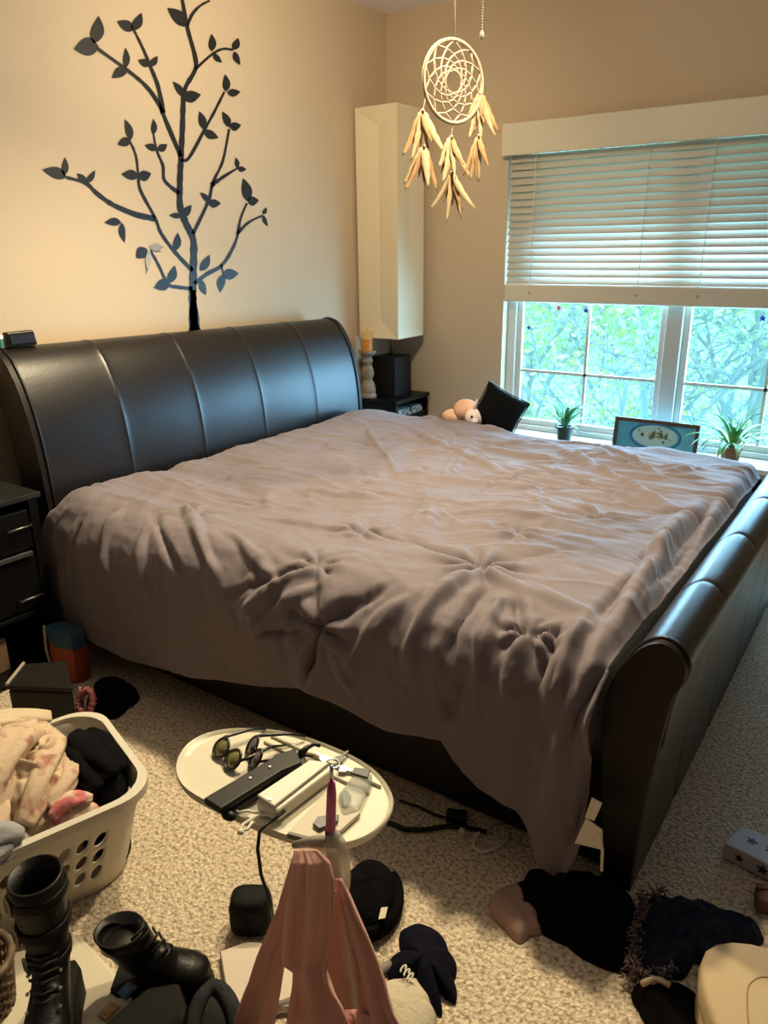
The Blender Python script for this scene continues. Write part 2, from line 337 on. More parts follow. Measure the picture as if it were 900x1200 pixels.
# ---------------------------------------------------------------- comforter
def comforter():
    NX, NT = 470, 400; R = .16; ztop = .665; Yn = 1.70; Yf = 3.62
    s = np.linspace(-2.735, -.475, NX)
    hx = [-2.90, -2.78, -2.68, -2.577, -2.246, -1.896, -1.584, -1.383, -1.223, -1.065, -.95, -.89, -.843, -.765, -.66, -.608, -.577, -.518, -.49, -.47]
    hz = [.24, .20, .175, .165, .143, .185, .262, .322, .309, .285, .31, .32, .268, .221, .200, .150, .085, .052, .10, .17]
    hem = np.interp(s, hx, hz)
    arc = R * PI / 2
    aN = arc + (ztop - R) - hem
    aF = -(Yf - Yn) - arc - .25
    t = np.linspace(0, 1, NT)
    A = aF + (aN[:, None] - aF) * t[None, :]
    S = np.repeat(s[:, None], NT, 1)
    Y = np.zeros_like(A); Z = np.zeros_like(A); ny = np.zeros_like(A); nz = np.ones_like(A)
    top = (A <= 0) & (A >= -(Yf - Yn))
    Y[top] = Yn - A[top]; Z[top] = ztop
    c = (A > 0) & (A <= arc); ph = A[c] / R; Y[c] = Yn - R * np.sin(ph); Z[c] = ztop - R * (1 - np.cos(ph)); ny[c] = -np.sin(ph); nz[c] = np.cos(ph)
    d = A > arc; q = A[d] - arc; Y[d] = Yn - R - .08 * q; Z[d] = ztop - R - q; ny[d] = -1; nz[d] = 0.05
    A2 = -(A + (Yf - Yn))
    c = (A2 > 0) & (A2 <= arc); ph = A2[c] / R; Y[c] = Yf + R * np.sin(ph); Z[c] = ztop - R * (1 - np.cos(ph)); ny[c] = np.sin(ph); nz[c] = np.cos(ph)
    d = A2 > arc; q = A2[d] - arc; Y[d] = Yf + R; Z[d] = ztop - R - q; ny[d] = 1; nz[d] = 0
    side = sstep(0, .15, A)                  # 0 on the top, 1 on the near side
    D = np.zeros_like(A)
    # broad softness
    D += .028 * fbm(S * 1.6, A * 1.8, 11, 3) * (1 - .3 * side)
    D += .020 * (1 - np.clip(np.abs(A + .05) / .3, 0, 1)) * (1 + vn(S * 2.2, 0 * S, 5))
    # gentle folds running along the bed on the top, warped
    wy = A + .10 * vn(S * 1.7, A * 1.5, 21) + .05 * S
    D += (1 - side) * .0200 * ridge(S * 1.5 + 3, wy * 7.5, 31, 3) * (.35 + .65 * sstep(-.3, .6, vn(S * 1.1, A * 1.4, 33))) * (1 - .75 * sstep(-1.0, -.6, S))
    wy2 = S + .16 * vn(S * 1.3, A * 1.6, 41) - .45 * A
    D += (1 - side) * .0130 * ridge(wy2 * 6, A * 1.6, 43, 3) * sstep(-.1, .5, vn(S * 1.4, A * 1.1, 45)) * (1 - .7 * sstep(-1.0, -.6, S))
    # hanging folds on the near side
    wx = S + .30 * A * np.sin(S * 2.1 + .6) + .05 * vn(S * 3, A * 3, 51)
    fade = sstep(-.14, .10, A) * (1 - .72 * sstep(.24, .42, A))
    D += fade * .016 * ridge(wx * 7.2, A * 1.1, 53, 3)
    D += side * .010 * vn(S * 3.1, A * 1.5, 55)
    # creases measured on the photograph
    def loc(u, v):
        p = at(u, v, 2, .675)
        if p.y >= 1.66: return p.x, Yn - p.y
        p = at(u, v, 1, 1.535); return p.x, arc + (ztop - R) - p.z
    def crease(u0, v0, u1, v1, w, amp, tail=True):
        nonlocal D
        x0, a0 = loc(u0, v0); x1, a1 = loc(u1, v1); dx, da = x1 - x0, a1 - a0; LL = dx * dx + da * da + 1e-9
        k = ((S - x0) * dx + (A - a0) * da) / LL; kc = np.clip(k, 0, 1)
        wob = .25 * w * np.sin(k * 9 + u0)
        dist = np.hypot(S - x0 - kc * dx, A - a0 - kc * da) + wob
        tp = sstep(0, .2, kc) * (1 - sstep(.75, 1, kc)) + .25
        r = dist / w; D += 1.35 * amp * tp * (1 - .9 * r * r) * np.exp(-r * r)
    def pinch(u, v, r, amp, n=7, ph=0):
        nonlocal D
        x, a = loc(u, v); dx, da = S - x, A - a; rr = np.hypot(dx, da); th = np.arctan2(da, dx)
        D += 1.4 * amp * np.cos(n * th + ph + 1.3 * np.sin(2 * th)) * np.exp(-(rr / r) ** 2) * sstep(0, .05, rr) - amp * 1.2 * np.exp(-(rr / .022) ** 2)
    for a in ((836, 582, 748, 702, .035, -.030), (800, 600, 735, 690, .03, .012), (790, 625, 700, 770, .04, .016), (770, 640, 690, 740, .022, -.012),
              (470, 632, 560, 668, .03, -.012), (400, 618, 480, 640, .02, -.012), (560, 668, 720, 735, .035, .010), (415, 627, 300, 605, .025, .008),
              (377, 734, 362, 796, .020, -.026), (377, 734, 300, 742, .018, -.012), (377, 734, 410, 705, .02, -.012), (377, 738, 420, 815, .025, .010),
              (345, 668, 285, 720, .022, .014), (330, 672, 262, 705, .018, -.010), (360, 690, 300, 738, .018, .010), (215, 590, 260, 690, .022, .014), (180, 600, 215, 680, .02, -.012),
              (145, 610, 175, 700, .022, .013), (110, 600, 130, 680, .02, .012), (85, 610, 92, 700, .02, -.012), (95, 640, 140, 770, .02, .010), (270, 625, 330, 700, .02, .012),
              (555, 672, 480, 790, .028, .018), (575, 690, 520, 790, .022, -.016), (590, 700, 560, 800, .025, .016), (605, 700, 600, 760, .02, -.016), (640, 720, 590, 830, .024, .016), (690, 730, 640, 840, .028, .020),
              (660, 730, 625, 820, .018, -.014), (720, 760, 690, 880, .02, .018), (705, 770, 665, 870, .02, -.016), (660, 850, 640, 960, .03, .014), (700, 880, 672, 1000, .02, -.014), (540, 800, 520, 850, .03, -.012), (460, 700, 405, 790, .03, .014), (430, 690, 390, 740, .02, -.010),
              (650, 520, 800, 600, .03, .012), (560, 520, 700, 545, .025, .012), (480, 500, 600, 560, .025, .010), (620, 545, 760, 590, .02, -.010), (430, 500, 470, 560, .02, .010), (700, 520, 780, 560, .018, .010), (500, 560, 640, 575, .03, .010), (520, 600, 660, 610, .025, .010), (350, 570, 470, 590, .03, .009), (250, 575, 380, 600, .025, .008)):
        crease(*a)
    rr_ = random.Random(12)
    for k in range(110):
        x0 = rr_.uniform(-2.6, -.6); a0 = -rr_.uniform(.15, 1.9); far = min(1, max(0, -a0 / 1.2)); an = rr_.gauss(-.28, .35) if k % 4 else rr_.gauss(1.0, .4); ln = rr_.uniform(.12, .42); w = rr_.uniform(.013, .026); am = rr_.uniform(.006, .013) * (.45 + .75 * far) * rr_.choice((1, 1, -1))
        dx, da = math.cos(an) * ln, math.sin(an) * ln; LL = ln * ln
        kk = ((S - x0) * dx + (A - a0) * da) / LL; kc = np.clip(kk, 0, 1); dist = np.hypot(S - x0 - kc * dx, A - a0 - kc * da + .012 * np.sin(kk * 6 + k)); r_ = dist / w
        D += am * (sstep(0, .3, kc) * (1 - sstep(.6, 1, kc)) + .1) * (1 - .6 * r_ * r_) * np.exp(-r_ * r_) * (1 - side)
    pinch(419, 627, .10, .010, 6); pinch(565, 669, .14, .014, 8, 1); pinch(605, 629, .10, .009, 6, .5); pinch(377, 736, .12, .012, 6, 2); pinch(600, 745, .09, .012, 7, 1); pinch(343, 665, .09, .009, 7); pinch(700, 600, .1, .007, 6); pinch(230, 600, .09, .007, 6)
    # fine crumple
    D += .0035 * ridge(S * 16, A * 16, 61, 2) * (.4 + .6 * side)
    X = S.copy()
    # corner flare at the head and the gathered corner at the foot
    hd = sstep(-2.45, -2.735, S); X -= .09 * hd * sstep(.12, .38, A) * (1 - .35 * sstep(.42, .52, A))
    Y += .035 * hd * sstep(.02, .3, A)
    lift = np.exp(-((S + 2.735) / .03) ** 2); Z -= .075 * lift * (1 - side)
    ft = np.exp(-((S + .475) / .035) ** 2); Z -= .06 * ft * (1 - side); X -= .01 * ft
    Z += .03 * np.exp(-((S + 2.60) / .16) ** 2) * sstep(-1.4, -1.9, A)    # puff at the far head corner
    gx = sstep(-.80, -.50, S) * side; D += .012 * gx * np.sin(S * 46 + A * 5)
    Yo = Y + ny * D; Zo = Z + nz * D
    Zo = np.maximum(Zo, .012)
    m = MB(); m.v = list(map(tuple, np.stack([X, Yo, Zo], -1).reshape(-1, 3).tolist()))
    m.f = [(i * NT + j, (i + 1) * NT + j, (i + 1) * NT + j + 1, i * NT + j + 1) for i in range(NX - 1) for j in range(NT - 1)]
    return m
cf = comforter().build('comforter', M_comf, smooth=True, solid=.010)
tag(cf, 'rumpled taupe comforter spread over the bed and hanging down its near side', 'comforter')
M_tag = mat('white_care_tag', (.72, .68, .58), .7)
for (a, b, c2, d) in (((694, 934), (706, 941), (697, 961), (686, 957)), ((687, 958), (706, 972), (707, 995), (674, 987))):
    MB().prism([at(*q, 1, 1.50) for q in (a, b, c2, d)], (0, 0, 0), (0, -.004, 0)).build('care_tag', M_tag, cf)
MB().tube([at(u, v, 1, 1.497) for u, v in ((702, 975), (706, 995), (705, 1020))], .004, 6).build('tag_ribbon', M_tag, cf)

# ---------------------------------------------------------------- tree decal
def decal():
    K = 340 / 900
    def W(x, y): return at(x * K, y * K, 0, X0)
    P = lambda w, d: Vector((X0 + d, w.y, w.z))
    m = MB(); px = .00108        # metres per crop pixel, about
    def ribbon(pts, w0, w1):
        pts = [Vector((q[0], q[1], 0)) for q in pts]; out = []
        n = len(pts)
        for i in range(n - 1):
            p0 = pts[max(i - 1, 0)]; p1 = pts[i]; p2 = pts[i + 1]; p3 = pts[min(i + 2, n - 1)]
            for j in range(5):
                t = j / 5; out.append(.5 * (2 * p1 + (p2 - p0) * t + (2 * p0 - 5 * p1 + 4 * p2 - p3) * t * t + (3 * p1 - p0 - 3 * p2 + p3) * t ** 3))
        out.append(pts[-1]); L = []; Rr = []
        for i, p in enumerate(out):
            a = out[max(i - 1, 0)]; b = out[min(i + 1, len(out) - 1)]; d = (b - a).normalized(); nn = Vector((-d.y, d.x, 0))
            w = (w0 + (w1 - w0) * i / (len(out) - 1)) / 2 * (1 + .12 * math.sin(i * 1.9 + p.x)); L.append(p + nn * w); Rr.append(p - nn * w)
        top = [[P(W(a.x, a.y), .0025), P(W(b.x, b.y), .0025)] for a, b in zip(L, Rr)]
        m.grid(top)
    def leaf(bx, by, tx, ty, w=None):
        b = Vector((bx, by)); t = Vector((tx, ty)); d = t - b; l = d.length; w = (w or l * .40) * 1.12; n = Vector((-d.y, d.x)).normalized(); L = []; Rr = []
        for i in range(9):
            q = i / 8; ww = w / 2 * (math.sin(PI * q ** .8) ** .9 if 0 < q < 1 else .02); c = b + d * q + n * (math.sin(q * PI) * l * .05); L.append(c + n * ww); Rr.append(c - n * ww)
        m.grid([[P(W(a.x, a.y), .003), P(W(c.x, c.y), .003)] for a, c in zip(L, Rr)])
    ribbon([(603, 1032), (600, 985), (597, 930), (597, 890), (600, 800), (598, 740), (575, 690), (558, 640), (557, 570), (560, 500), (565, 400), (568, 310), (575, 270), (605, 215), (603, 170), (580, 85), (563, -10)], 26, 11)
    ribbon([(604, 1034), (601, 990), (598, 900)], 44, 16)
    for pts, a, b in (([(580, 80), (595, 45), (620, 18), (650, 2)], 11, 7), ([(605, 215), (655, 170), (690, 152), (722, 155)], 10, 7), ([(560, 495), (585, 490), (635, 400), (665, 345), (695, 285)], 11, 8),
                      ([(598, 725), (645, 625), (660, 565), (690, 500), (710, 400)], 12, 7), ([(655, 575), (690, 550), (735, 522)], 15, 6), ([(603, 880), (640, 850), (690, 820), (730, 750), (745, 680), (765, 630)], 14, 7),
                      ([(735, 725), (770, 690), (815, 668)], 11, 6), ([(685, 820), (692, 850)], 7, 6), ([(597, 895), (550, 890), (520, 880), (490, 820), (465, 775)], 12, 7), ([(597, 840), (545, 785), (500, 725), (480, 675), (435, 590), (428, 540), (420, 480), (400, 435)], 12, 7),
                      ([(480, 678), (420, 665), (350, 635), (300, 600), (265, 568), (205, 550)], 18, 9), ([(555, 600), (510, 560), (505, 515), (485, 465), (475, 415)], 12, 6), ([(560, 485), (520, 390), (490, 320), (450, 265), (390, 215), (300, 150)], 13, 11), ([(505, 350), (490, 270), (465, 205), (440, 145), (415, 95)], 15, 7)):
        ribbon(pts, a, b)
    for l in ((655, 160, 655, 105), (660, 165, 688, 195), (722, 155, 738, 118, 22), (725, 160, 744, 202), (578, 82, 518, 25, 36), (568, 300, 535, 253, 20), (565, 300, 622, 294, 34), (630, 400, 617, 345), (632, 405, 677, 428, 24), (700, 285, 697, 230), (703, 287, 745, 285, 22),
              (645, 625, 620, 597), (645, 628, 684, 631, 24), (710, 395, 688, 346), (710, 393, 747, 388, 24), (735, 522, 730, 488), (735, 522, 763, 525, 16), (768, 625, 753, 553), (766, 622, 802, 622, 26), (815, 665, 825, 643, 12), (815, 668, 830, 702, 12), (620, 840, 649, 790, 24), (622, 868, 638, 915),
              (690, 848, 739, 848, 30), (692, 850, 682, 907, 24), (525, 880, 477, 892, 32), (522, 878, 541, 823, 26), (455, 772, 422, 800, 34), (542, 778, 550, 721), (428, 548, 376, 540, 28), (428, 548, 468, 538, 30), (405, 435, 386, 370, 22), (405, 437, 363, 448, 26), (205, 550, 131, 526, 32), (197, 545, 200, 488, 20),
              (265, 568, 238, 538, 18), (265, 568, 294, 528, 18), (485, 465, 448, 450, 20), (487, 465, 518, 448, 22), (475, 418, 474, 368, 17), (375, 690, 323, 690, 22), (376, 690, 386, 752, 19), (305, 145, 228, 152, 52), (290, 135, 305, 50, 38), (395, 212, 346, 242, 30), (388, 212, 388, 148, 20), (412, 95, 362, 66, 30),
              (410, 95, 438, 40, 28), (462, 205, 427, 186, 22), (462, 205, 488, 174, 20), (558, 672, 593, 636, 24), (560, 672, 524, 668, 16)):
        leaf(*l)
    o = m.build('wall_decal', mat('black_vinyl', (.010, .010, .013), .45))
    tag(o, 'black vinyl tree decal with leafy branches on the wall over the headboard', 'wall decal')
    m2 = MB()
    for bx, by, tx, ty, w, lift in ((462, 765, 498, 768, 24, .02), (462, 770, 452, 838, 16, .015)):
        b = Vector((bx, by)); t = Vector((tx, ty)); d = t - b; n = Vector((-d.y, d.x)).normalized(); G = []
        for i in range(9):
            q = i / 8; ww = w / 2 * max(.04, math.sin(PI * q)); c = b + d * q
            G.append([P(W(*(c + n * ww)), .003 + lift * q * q), P(W(*(c - n * ww)), .003 + lift * q * q + .004)])
        m2.grid(G)
    m2.build('peeling_leaf', mat('vinyl_backing', (.35, .36, .35), .5), o)
decal()

# ---------------------------------------------------------------- far nightstand, lamp, candle
n2 = thing('nightstand', (-2.96, 4.36, 0), 'black nightstand with an open shelf in the corner below the paper lamp', 'nightstand')
NX0, NX1, NY0, NY1, NZ = -3.125, -2.79, 4.14, 4.55, .64
MB().bb(NX0, NX1 + .01, NY0 - .01, NY1 + .01, NZ - .025, NZ).build('tabletop', M_black, n2, bevel=.004)
b = MB(); b.bb(NX0, NX1, NY0, NY0 + .02, .0, NZ - .025); b.bb(NX0, NX1, NY1 - .02, NY1, .0, NZ - .025); b.bb(NX0, NX0 + .015, NY0 + .02, NY1 - .02, .0, NZ - .025); b.bb(NX0 + .015, NX1, NY0 + .02, NY1 - .02, .05, .07); b.build('carcass', M_black, n2)
MB().bb(NX0 + .015, NX1 - .005, NY0 + .02, NY1 - .02, .50, .515).build('shelf', M_black, n2)
MB().bb(NX0 + .015, NX1 - .004, NY0 + .025, NY1 - .025, .08, .495).build('door', M_black, n2, bevel=.003)
M_pap = mat('pale_print', (.5, .48, .46), .6, (.05, .05, .06), 40)
for k, (y, l, z) in enumerate(((4.20, .16, .515), (4.37, .14, .515))):
    bk = MB(); bk.bb(-2.95, -2.81, y, y + l, z, z + .028); bk.bb(-2.94, -2.815, y + .01, y + l - .01, z + .0285, z + .05)
    tag(bk.build('booklet', M_pap, bevel=.003), ('stacked pale booklets lying on the nightstand shelf nearer the headboard', 'stacked pale booklets lying on the nightstand shelf nearer the window')[k], 'booklet', 'booklets on the nightstand shelf')

lp = thing('paper_lamp', (-2.98, 4.38, NZ), 'tall square cream paper lamp on a black box base in the corner', 'lamp')
LX0, LX1, LY0, LY1 = -3.07, -2.88, 4.27, 4.47
MB().bb(LX0, LX1, LY0, LY1, NZ, .905).build('base', mat('black_lamp_base', (.008, .0065, .006), .5, spec=.25), lp, bevel=.004)
MB().tube([(-2.975, 4.37, .905), (-2.975, 4.37, 1.3)], .009, 10).build('stem', M_metal, lp, smooth=True)
# shade: square prism whose faces are creased inwards along the middle
def shade():
    cx, cy, h = -2.972, 4.37, .155; z0, z1 = 1.035, 2.42; dz = .115; crn = [(cx - h, cy - h), (cx + h, cy - h), (cx + h, cy + h), (cx - h, cy + h)]
    m = MB()
    for k in range(4):
        a = Vector((*crn[k], 0)); b = Vector((*crn[(k + 1) % 4], 0)); mid = (a + b) / 2; inn = (Vector((cx, cy, 0)) - mid).normalized() * (.030 if k == 0 else .012)
        A0, B0, A1, B1 = [q + Vector((0, 0, z)) for q, z in ((a, z0), (b, z0), (a, z1), (b, z1))]
        M0 = mid + inn + Vector((0, 0, z0 + dz)); M1 = mid + inn + Vector((0, 0, z1 - dz))
        m.add([A0, B0, A1, B1, M0, M1], [(0, 1, 4), (2, 5, 3), (0, 4, 5, 2), (1, 3, 5, 4)])
    return m
M_paper = mat('lamp_paper', (.80, .69, .50), .8, bump=.15, bscale=30)
so = shade().build('lamp_shade', M_paper, lp, solid=.003)
MB().bb(-2.972 - .148, -2.972 + .148, 4.366, 4.374, 1.045, 1.05).bb(-2.976, -2.968, 4.222, 4.518, 1.045, 1.05).build('shade_frame', M_metal, lp)

cs = thing('candle_holder', (-3.05, 4.19, NZ), 'turned pale wood candle holder on the black nightstand', 'candle holder')
MB().lathe((-3.05, 4.19, NZ), [(.001, 0), (.058, 0), (.060, .012), (.050, .03), (.055, .05), (.046, .09), (.030, .115), (.034, .13), (.044, .155), (.040, .19), (.026, .215), (.030, .225), (.038, .245), (.028, .265), (.030, .275), (.056, .292), (.062, .305), (.060, .314), (.001, .314)], 24).build('turned_column', mat('washed_wood', (.34, .24, .15), .6, (.20, .13, .08), 30, bump=.1), cs, smooth=True, autos=True)
cd = thing('pillar_candle', (-3.05, 4.19, NZ + .314), 'orange pillar candle with pale top on the turned holder', 'candle')
M_wax = mat('orange_wax', (.68, .24, .035), .5, subs=.2); M_wax2 = mat('pale_wax', (.75, .48, .2), .5)
MB().lathe((-3.05, 4.19, NZ + .3145), [(.001, 0), (.038, 0), (.039, .075)], 22).build('lower_wax', M_wax, cd, smooth=True, autos=True)
MB().lathe((-3.05, 4.19, NZ + .3145), [(.039, .075), (.038, .115), (.030, .132), (.012, .126), (.001, .126)], 22).build('upper_wax', M_wax2, cd, smooth=True, autos=True)
MB().tube([(-3.05, 4.19, NZ + .44), (-3.049, 4.19, NZ + .455)], .0015, 5).build('wick', M_blackp, cd)

# ---------------------------------------------------------------- near nightstand
n1 = thing('nightstand', (-2.9, 1.3, 0), 'black nightstand with drawers at the frame edge beside the near end of the headboard', 'nightstand')
ax0, ax1, ay0, ay1, az = -3.06, -2.665, 1.00, 1.500, .745
MB().bb(ax0, ax1 + .015, ay0, ay1 + .012, az - .022, az).build('tabletop', mat('black_glass_top', (.02, .022, .02), .12), n1, bevel=.004)
b = MB(); b.bb(ax0, ax1, ay1 - .035, ay1, .0, az - .022); b.bb(ax0, ax1, ay0, ay0 + .035, 0, az - .022); b.bb(ax0, ax0 + .015, ay0 + .035, ay1 - .035, 0, az - .022); b.bb(ax0 + .015, ax1, ay0 + .035, ay1 - .035, .26, .28); b.bb(ax0 + .015, ax1, ay0 + .035, ay1 - .035, .02, .04)
b.build('carcass', M_black, n1, bevel=.003)
for z0, z1 in ((.53, .685), (.29, .50)):
    d = MB().bb(ax0 + .03, ax1 - .004, ay0 + .04, ay1 - .04, z0, z1).build('drawer', M_black, n1, bevel=.004)
    zc = z0 + .05 if z0 < .4 else z1 - .06
    MB().tube([(ax1 - .004, 1.36, zc), (ax1 + .016, 1.365, zc), (ax1 + .016, 1.455, zc), (ax1 - .004, 1.46, zc)], .005, 8).build('handle', mat('dark_pewter', (.18, .18, .17), .35, metal=1), d, smooth=True)
MB().bb(ax1 - .004, ax1 + .012, ay0 + .02, ay1 - .055, .506, .524).build('rail_trim', mat('rail_grey', (.05, .05, .055), .3), n1, bevel=.003)
ob = thing('eyeglass_case', (-2.83, 1.40, az), 'dark slim case lying on the near nightstand top', 'case')
MB().ball((-2.83, 1.38, az + .012), (.035, .08, .012)).build('case_shell', mat('case_grey', (.03, .03, .028), .5), ob, smooth=True)
MB().tube([(-2.83 + .0355 * math.cos(a), 1.38 + .0805 * math.sin(a), az + .012) for a in np.linspace(0, 2 * PI, 24)[:-1]], .0012, 5, closed=True).build('case_seam', M_blackp, ob)
tb = thing('carton', (-2.82, 1.24, .04), 'tan cardboard box in the open bottom of the near nightstand', 'box')
M_card = mat('tan_cardboard', (.30, .19, .10), .8)
MB().bb(-3.0, -2.74, 1.08, 1.32, .041, .18).build('box_body', M_card, tb, bevel=.003)
MB().bb(-3.0, -2.738, 1.19, 1.215, .1805, .183).build('tape_strip', mat('tape', (.45, .35, .2), .3), tb)

# things on top of the headboard
hx = thing('clock_radio', (-2.98, 1.72, 1.247), 'small black box-shaped clock radio sitting on the near end of the headboard', 'clock')
MB().box((-2.985, 1.722, 1.276), (.05, .125, .058), taper=(.7, .92)).build('casing', M_blackp, hx, bevel=.005)
MB().box((-2.960, 1.722, 1.276), (.003, .10, .036), Matrix.Rotation(-.25, 3, 'Y')).build('display', mat('dark_display', (.02, .025, .04), .1), hx)
gx = thing('tin', (-2.98, 1.635, 1.247), 'small green and white tin at the headboard corner beside the black clock', 'tin')
MB().lathe((-2.985, 1.632, 1.248), [(.001, 0), (.022, 0), (.022, .035)], 16).build('tin_body', mat('tin_green', (.03, .12, .06), .4), gx, smooth=True, autos=True)
MB().lathe((-2.985, 1.632, 1.248), [(.023, .035), (.023, .05), (.001, .051)], 16).build('tin_lid', mat('tin_white', (.6, .65, .6), .4), gx, smooth=True, autos=True)

# ---------------------------------------------------------------- cloth heaps (closed lumps with folds)
def heap(outline, h, z0=.002, seed=1, folds=1.0, fs=9, flat=2.2, nr=46, na=140, center=None, dome=.0, lift=None, edge=.012, depth=0):
    """closed cloth lump: outline = list of (x, y); height h; folded surface"""
    P = np.array([(p[0], p[1]) for p in outline], float); c = P.mean(0) if center is None else np.array(center, float)
    ang = np.arctan2(P[:, 1] - c[1], P[:, 0] - c[0]); rad = np.hypot(P[:, 0] - c[0], P[:, 1] - c[1]); o = np.argsort(ang); ang = ang[o]; rad = rad[o]
    ang = np.concatenate([ang - 2 * PI, ang, ang + 2 * PI]); rad = np.tile(rad, 3)
    th = np.linspace(-PI, PI, na, endpoint=False); R = np.interp(th, ang, rad)
    k = np.array([.25, .5, .25]); R = np.convolve(np.r_[R[-1], R, R[0]], k, 'valid')
    r = np.linspace(0, 1, nr) ** .85
    RR, TT = np.meshgrid(r, th, indexing='ij'); Rm = RR * R[None, :]
    X = c[0] + Rm * np.cos(TT); Y = c[1] + Rm * np.sin(TT)
    wob = 1 + .06 * vn(TT * 3 / PI * 2, RR * 0, seed + 3) * RR
    X = c[0] + (X - c[0]) * wob; Y = c[1] + (Y - c[1]) * wob
    env = (1 - RR ** flat)
    wx = X + .25 / fs * 3 * vn(X * fs * .5, Y * fs * .5, seed + 7); wy = Y + .25 / fs * 3 * vn(X * fs * .5, Y * fs * .5, seed + 8)
    ca, sa = math.cos(seed * 1.7), math.sin(seed * 1.7); u = wx * ca + wy * sa; v = -wx * sa + wy * ca
    n = ridge(u * fs * .6, v * fs * 1.6, seed + 11, 3) * .5 + .35 * fbm(X * fs, Y * fs, seed + 5, 3) + .25 * ridge(v * fs * .9, u * fs * 2.2, seed + 17, 2)
    n = n - n.mean()
    Z = h * env * (.72 + .45 * vn(X * 5, Y * 5, seed)) + folds * h * .55 * n * np.minimum(1, env * 2.5 + .15) + edge * (1 - RR ** 12)
    Z = np.maximum(Z, .003) 
    if lift is not None: Z = Z + lift(X, Y)
    base = z0 + (lift(X, Y) if lift is not None else 0) * np.ones_like(Z)
    Z = Z + z0; Z[-1] = base[-1] + .001
    n0 = nr * na; vs = np.stack([X, Y, Z], -1).reshape(-1, 3).tolist()
    m = MB(); fs_ = []
    for i in range(nr - 1):
        for j in range(na): fs_.append((i * na + j, (i + 1) * na + j, (i + 1) * na + (j + 1) % na, i * na + (j + 1) % na))
    fs_ = fs_[na:]                      # replace first ring by a fan
    vs.append([X[0, 0], Y[0, 0], float(Z[0].mean())]); ci = len(vs) - 1
    for j in range(na): fs_.append((ci, na + j, na + (j + 1) % na))
    if depth:
        o_ = len(vs)
        for j in range(na): vs.append([c[0] + (X[-1, j] - c[0]) * .84, c[1] + (Y[-1, j] - c[1]) * .84, z0 - depth])
        for j in range(na): fs_.append(((nr - 1) * na + j, o_ + j, o_ + (j + 1) % na, (nr - 1) * na + (j + 1) % na))
        fs_.append(tuple(o_ + j for j in range(na))[::-1])
    else: fs_.append(tuple((nr - 1) * na + j for j in range(na))[::-1])
    # drop the unused first ring by moving it to the centre vertex
    m.v = [tuple(q) for q in vs]; m.f = fs_
    return m
def clean(o):
    bm = bmesh.new(); bm.from_mesh(o.data); bmesh.ops.delete(bm, geom=[v for v in bm.verts if not v.link_faces], context='VERTS'); bm.to_mesh(o.data); bm.free(); return o
def heap_obj(name, px, h, m, label, cat, seed, z0=.002, parent=None, group=None, world=False, **k):
    pts = px if world else [fl(u, v, z0) for u, v in px]
    o = clean(heap(pts, h, z0, seed, **k).build(name, m, parent, smooth=True))
    if label: tag(o, label, cat, group)
    return o
M_pinkc = mat('blush_cloth', (.40, .26, .21), .85, bump=.2, bscale=90)
M_bluej = mat('dark_denim', (.009, .013, .026), .9, (.035, .042, .055), 14, bump=.4, bscale=120, spec=.1, ramp=(.4, .75))

# right-hand floor clothes
heap_obj('trousers', [(607, 1037), (622, 1020), (660, 1030), (700, 1034), (738, 1045), (752, 1080), (748, 1120), (735, 1140), (690, 1128), (665, 1110), (640, 1098), (618, 1070)], .075, M_blackc, 'heap of black trousers on the carpet below the foot of the bed', 'clothes', 4, fs=8)
heap_obj('blush_top', [(576, 1052), (590, 1040), (606, 1036), (614, 1060), (630, 1085), (636, 1096), (622, 1098), (610, 1106), (592, 1088)], .025, M_pinkc, 'small blush pink top lying flat beside the heap of black trousers', 'clothes', 5, fs=10, folds=.8, flat=5)
dj = heap_obj('denim_jacket', [(748, 1068), (770, 1056), (800, 1062), (850, 1072), (890, 1082), (893, 1105), (850, 1112), (812, 1128), (800, 1150), (770, 1150), (745, 1128)], .07, M_bluej, 'dark blue denim jacket with a frayed edge crumpled on the carpet', 'clothes', 8, fs=10)
M_fray = mat('frayed_threads', (.26, .18, .16), .9, (.05, .03, .04), 60)
def fray(path, n, ln, seed, z=.02):
    rnd = random.Random(seed); m = MB(); pts = [fl(u, v, z) for u, v in path]
    for k in range(n):
        t = rnd.random() * (len(pts) - 1); i = int(t); p = pts[i].lerp(pts[i + 1], t - i) + Vector((rnd.uniform(-.012, .012), rnd.uniform(-.012, .012), rnd.uniform(-.008, .03)))
        d = Vector((rnd.uniform(-1, 1), rnd.uniform(-1, 1), rnd.uniform(-.2, .8))).normalized() * ln * rnd.uniform(.5, 1)
        w = Vector((rnd.uniform(-1, 1), rnd.uniform(-1, 1), rnd.uniform(-1, 1))) * ln * .4
        m.tube([p, p + d * .5 + w * .5, p + d], [.0028, .0024, .0012], 4)
    return m
fray([(752, 1060), (747, 1085), (742, 1115), (740, 1140), (752, 1150), (790, 1150)], 260, .022, 3, .03).build('frayed_edge', M_fray, dj, smooth=True)
fray([(752, 1058), (775, 1052)], 60, .022, 4, .03).build('frayed_collar', M_fray, dj, smooth=True)
heap_obj('black_skirt', [(742, 1158), (770, 1150), (800, 1153), (815, 1165), (822, 1200), (830, 1235), (800, 1240), (765, 1210), (748, 1185)], .05, mat('brown_black_cloth', (.006, .004, .004), .95, bump=.3, bscale=70, spec=.08), 'brown-black skirt on the carpet in front of the denim jacket', 'clothes', 9, fs=9)
MB().tube([fl(u, v, .055) for u, v in ((752, 1153), (765, 1147), (775, 1149), (785, 1155))], .007, 6).build('belt_trim', mat('pale_trim', (.55, .42, .32), .5), COL.objects['black_skirt'], smooth=True)
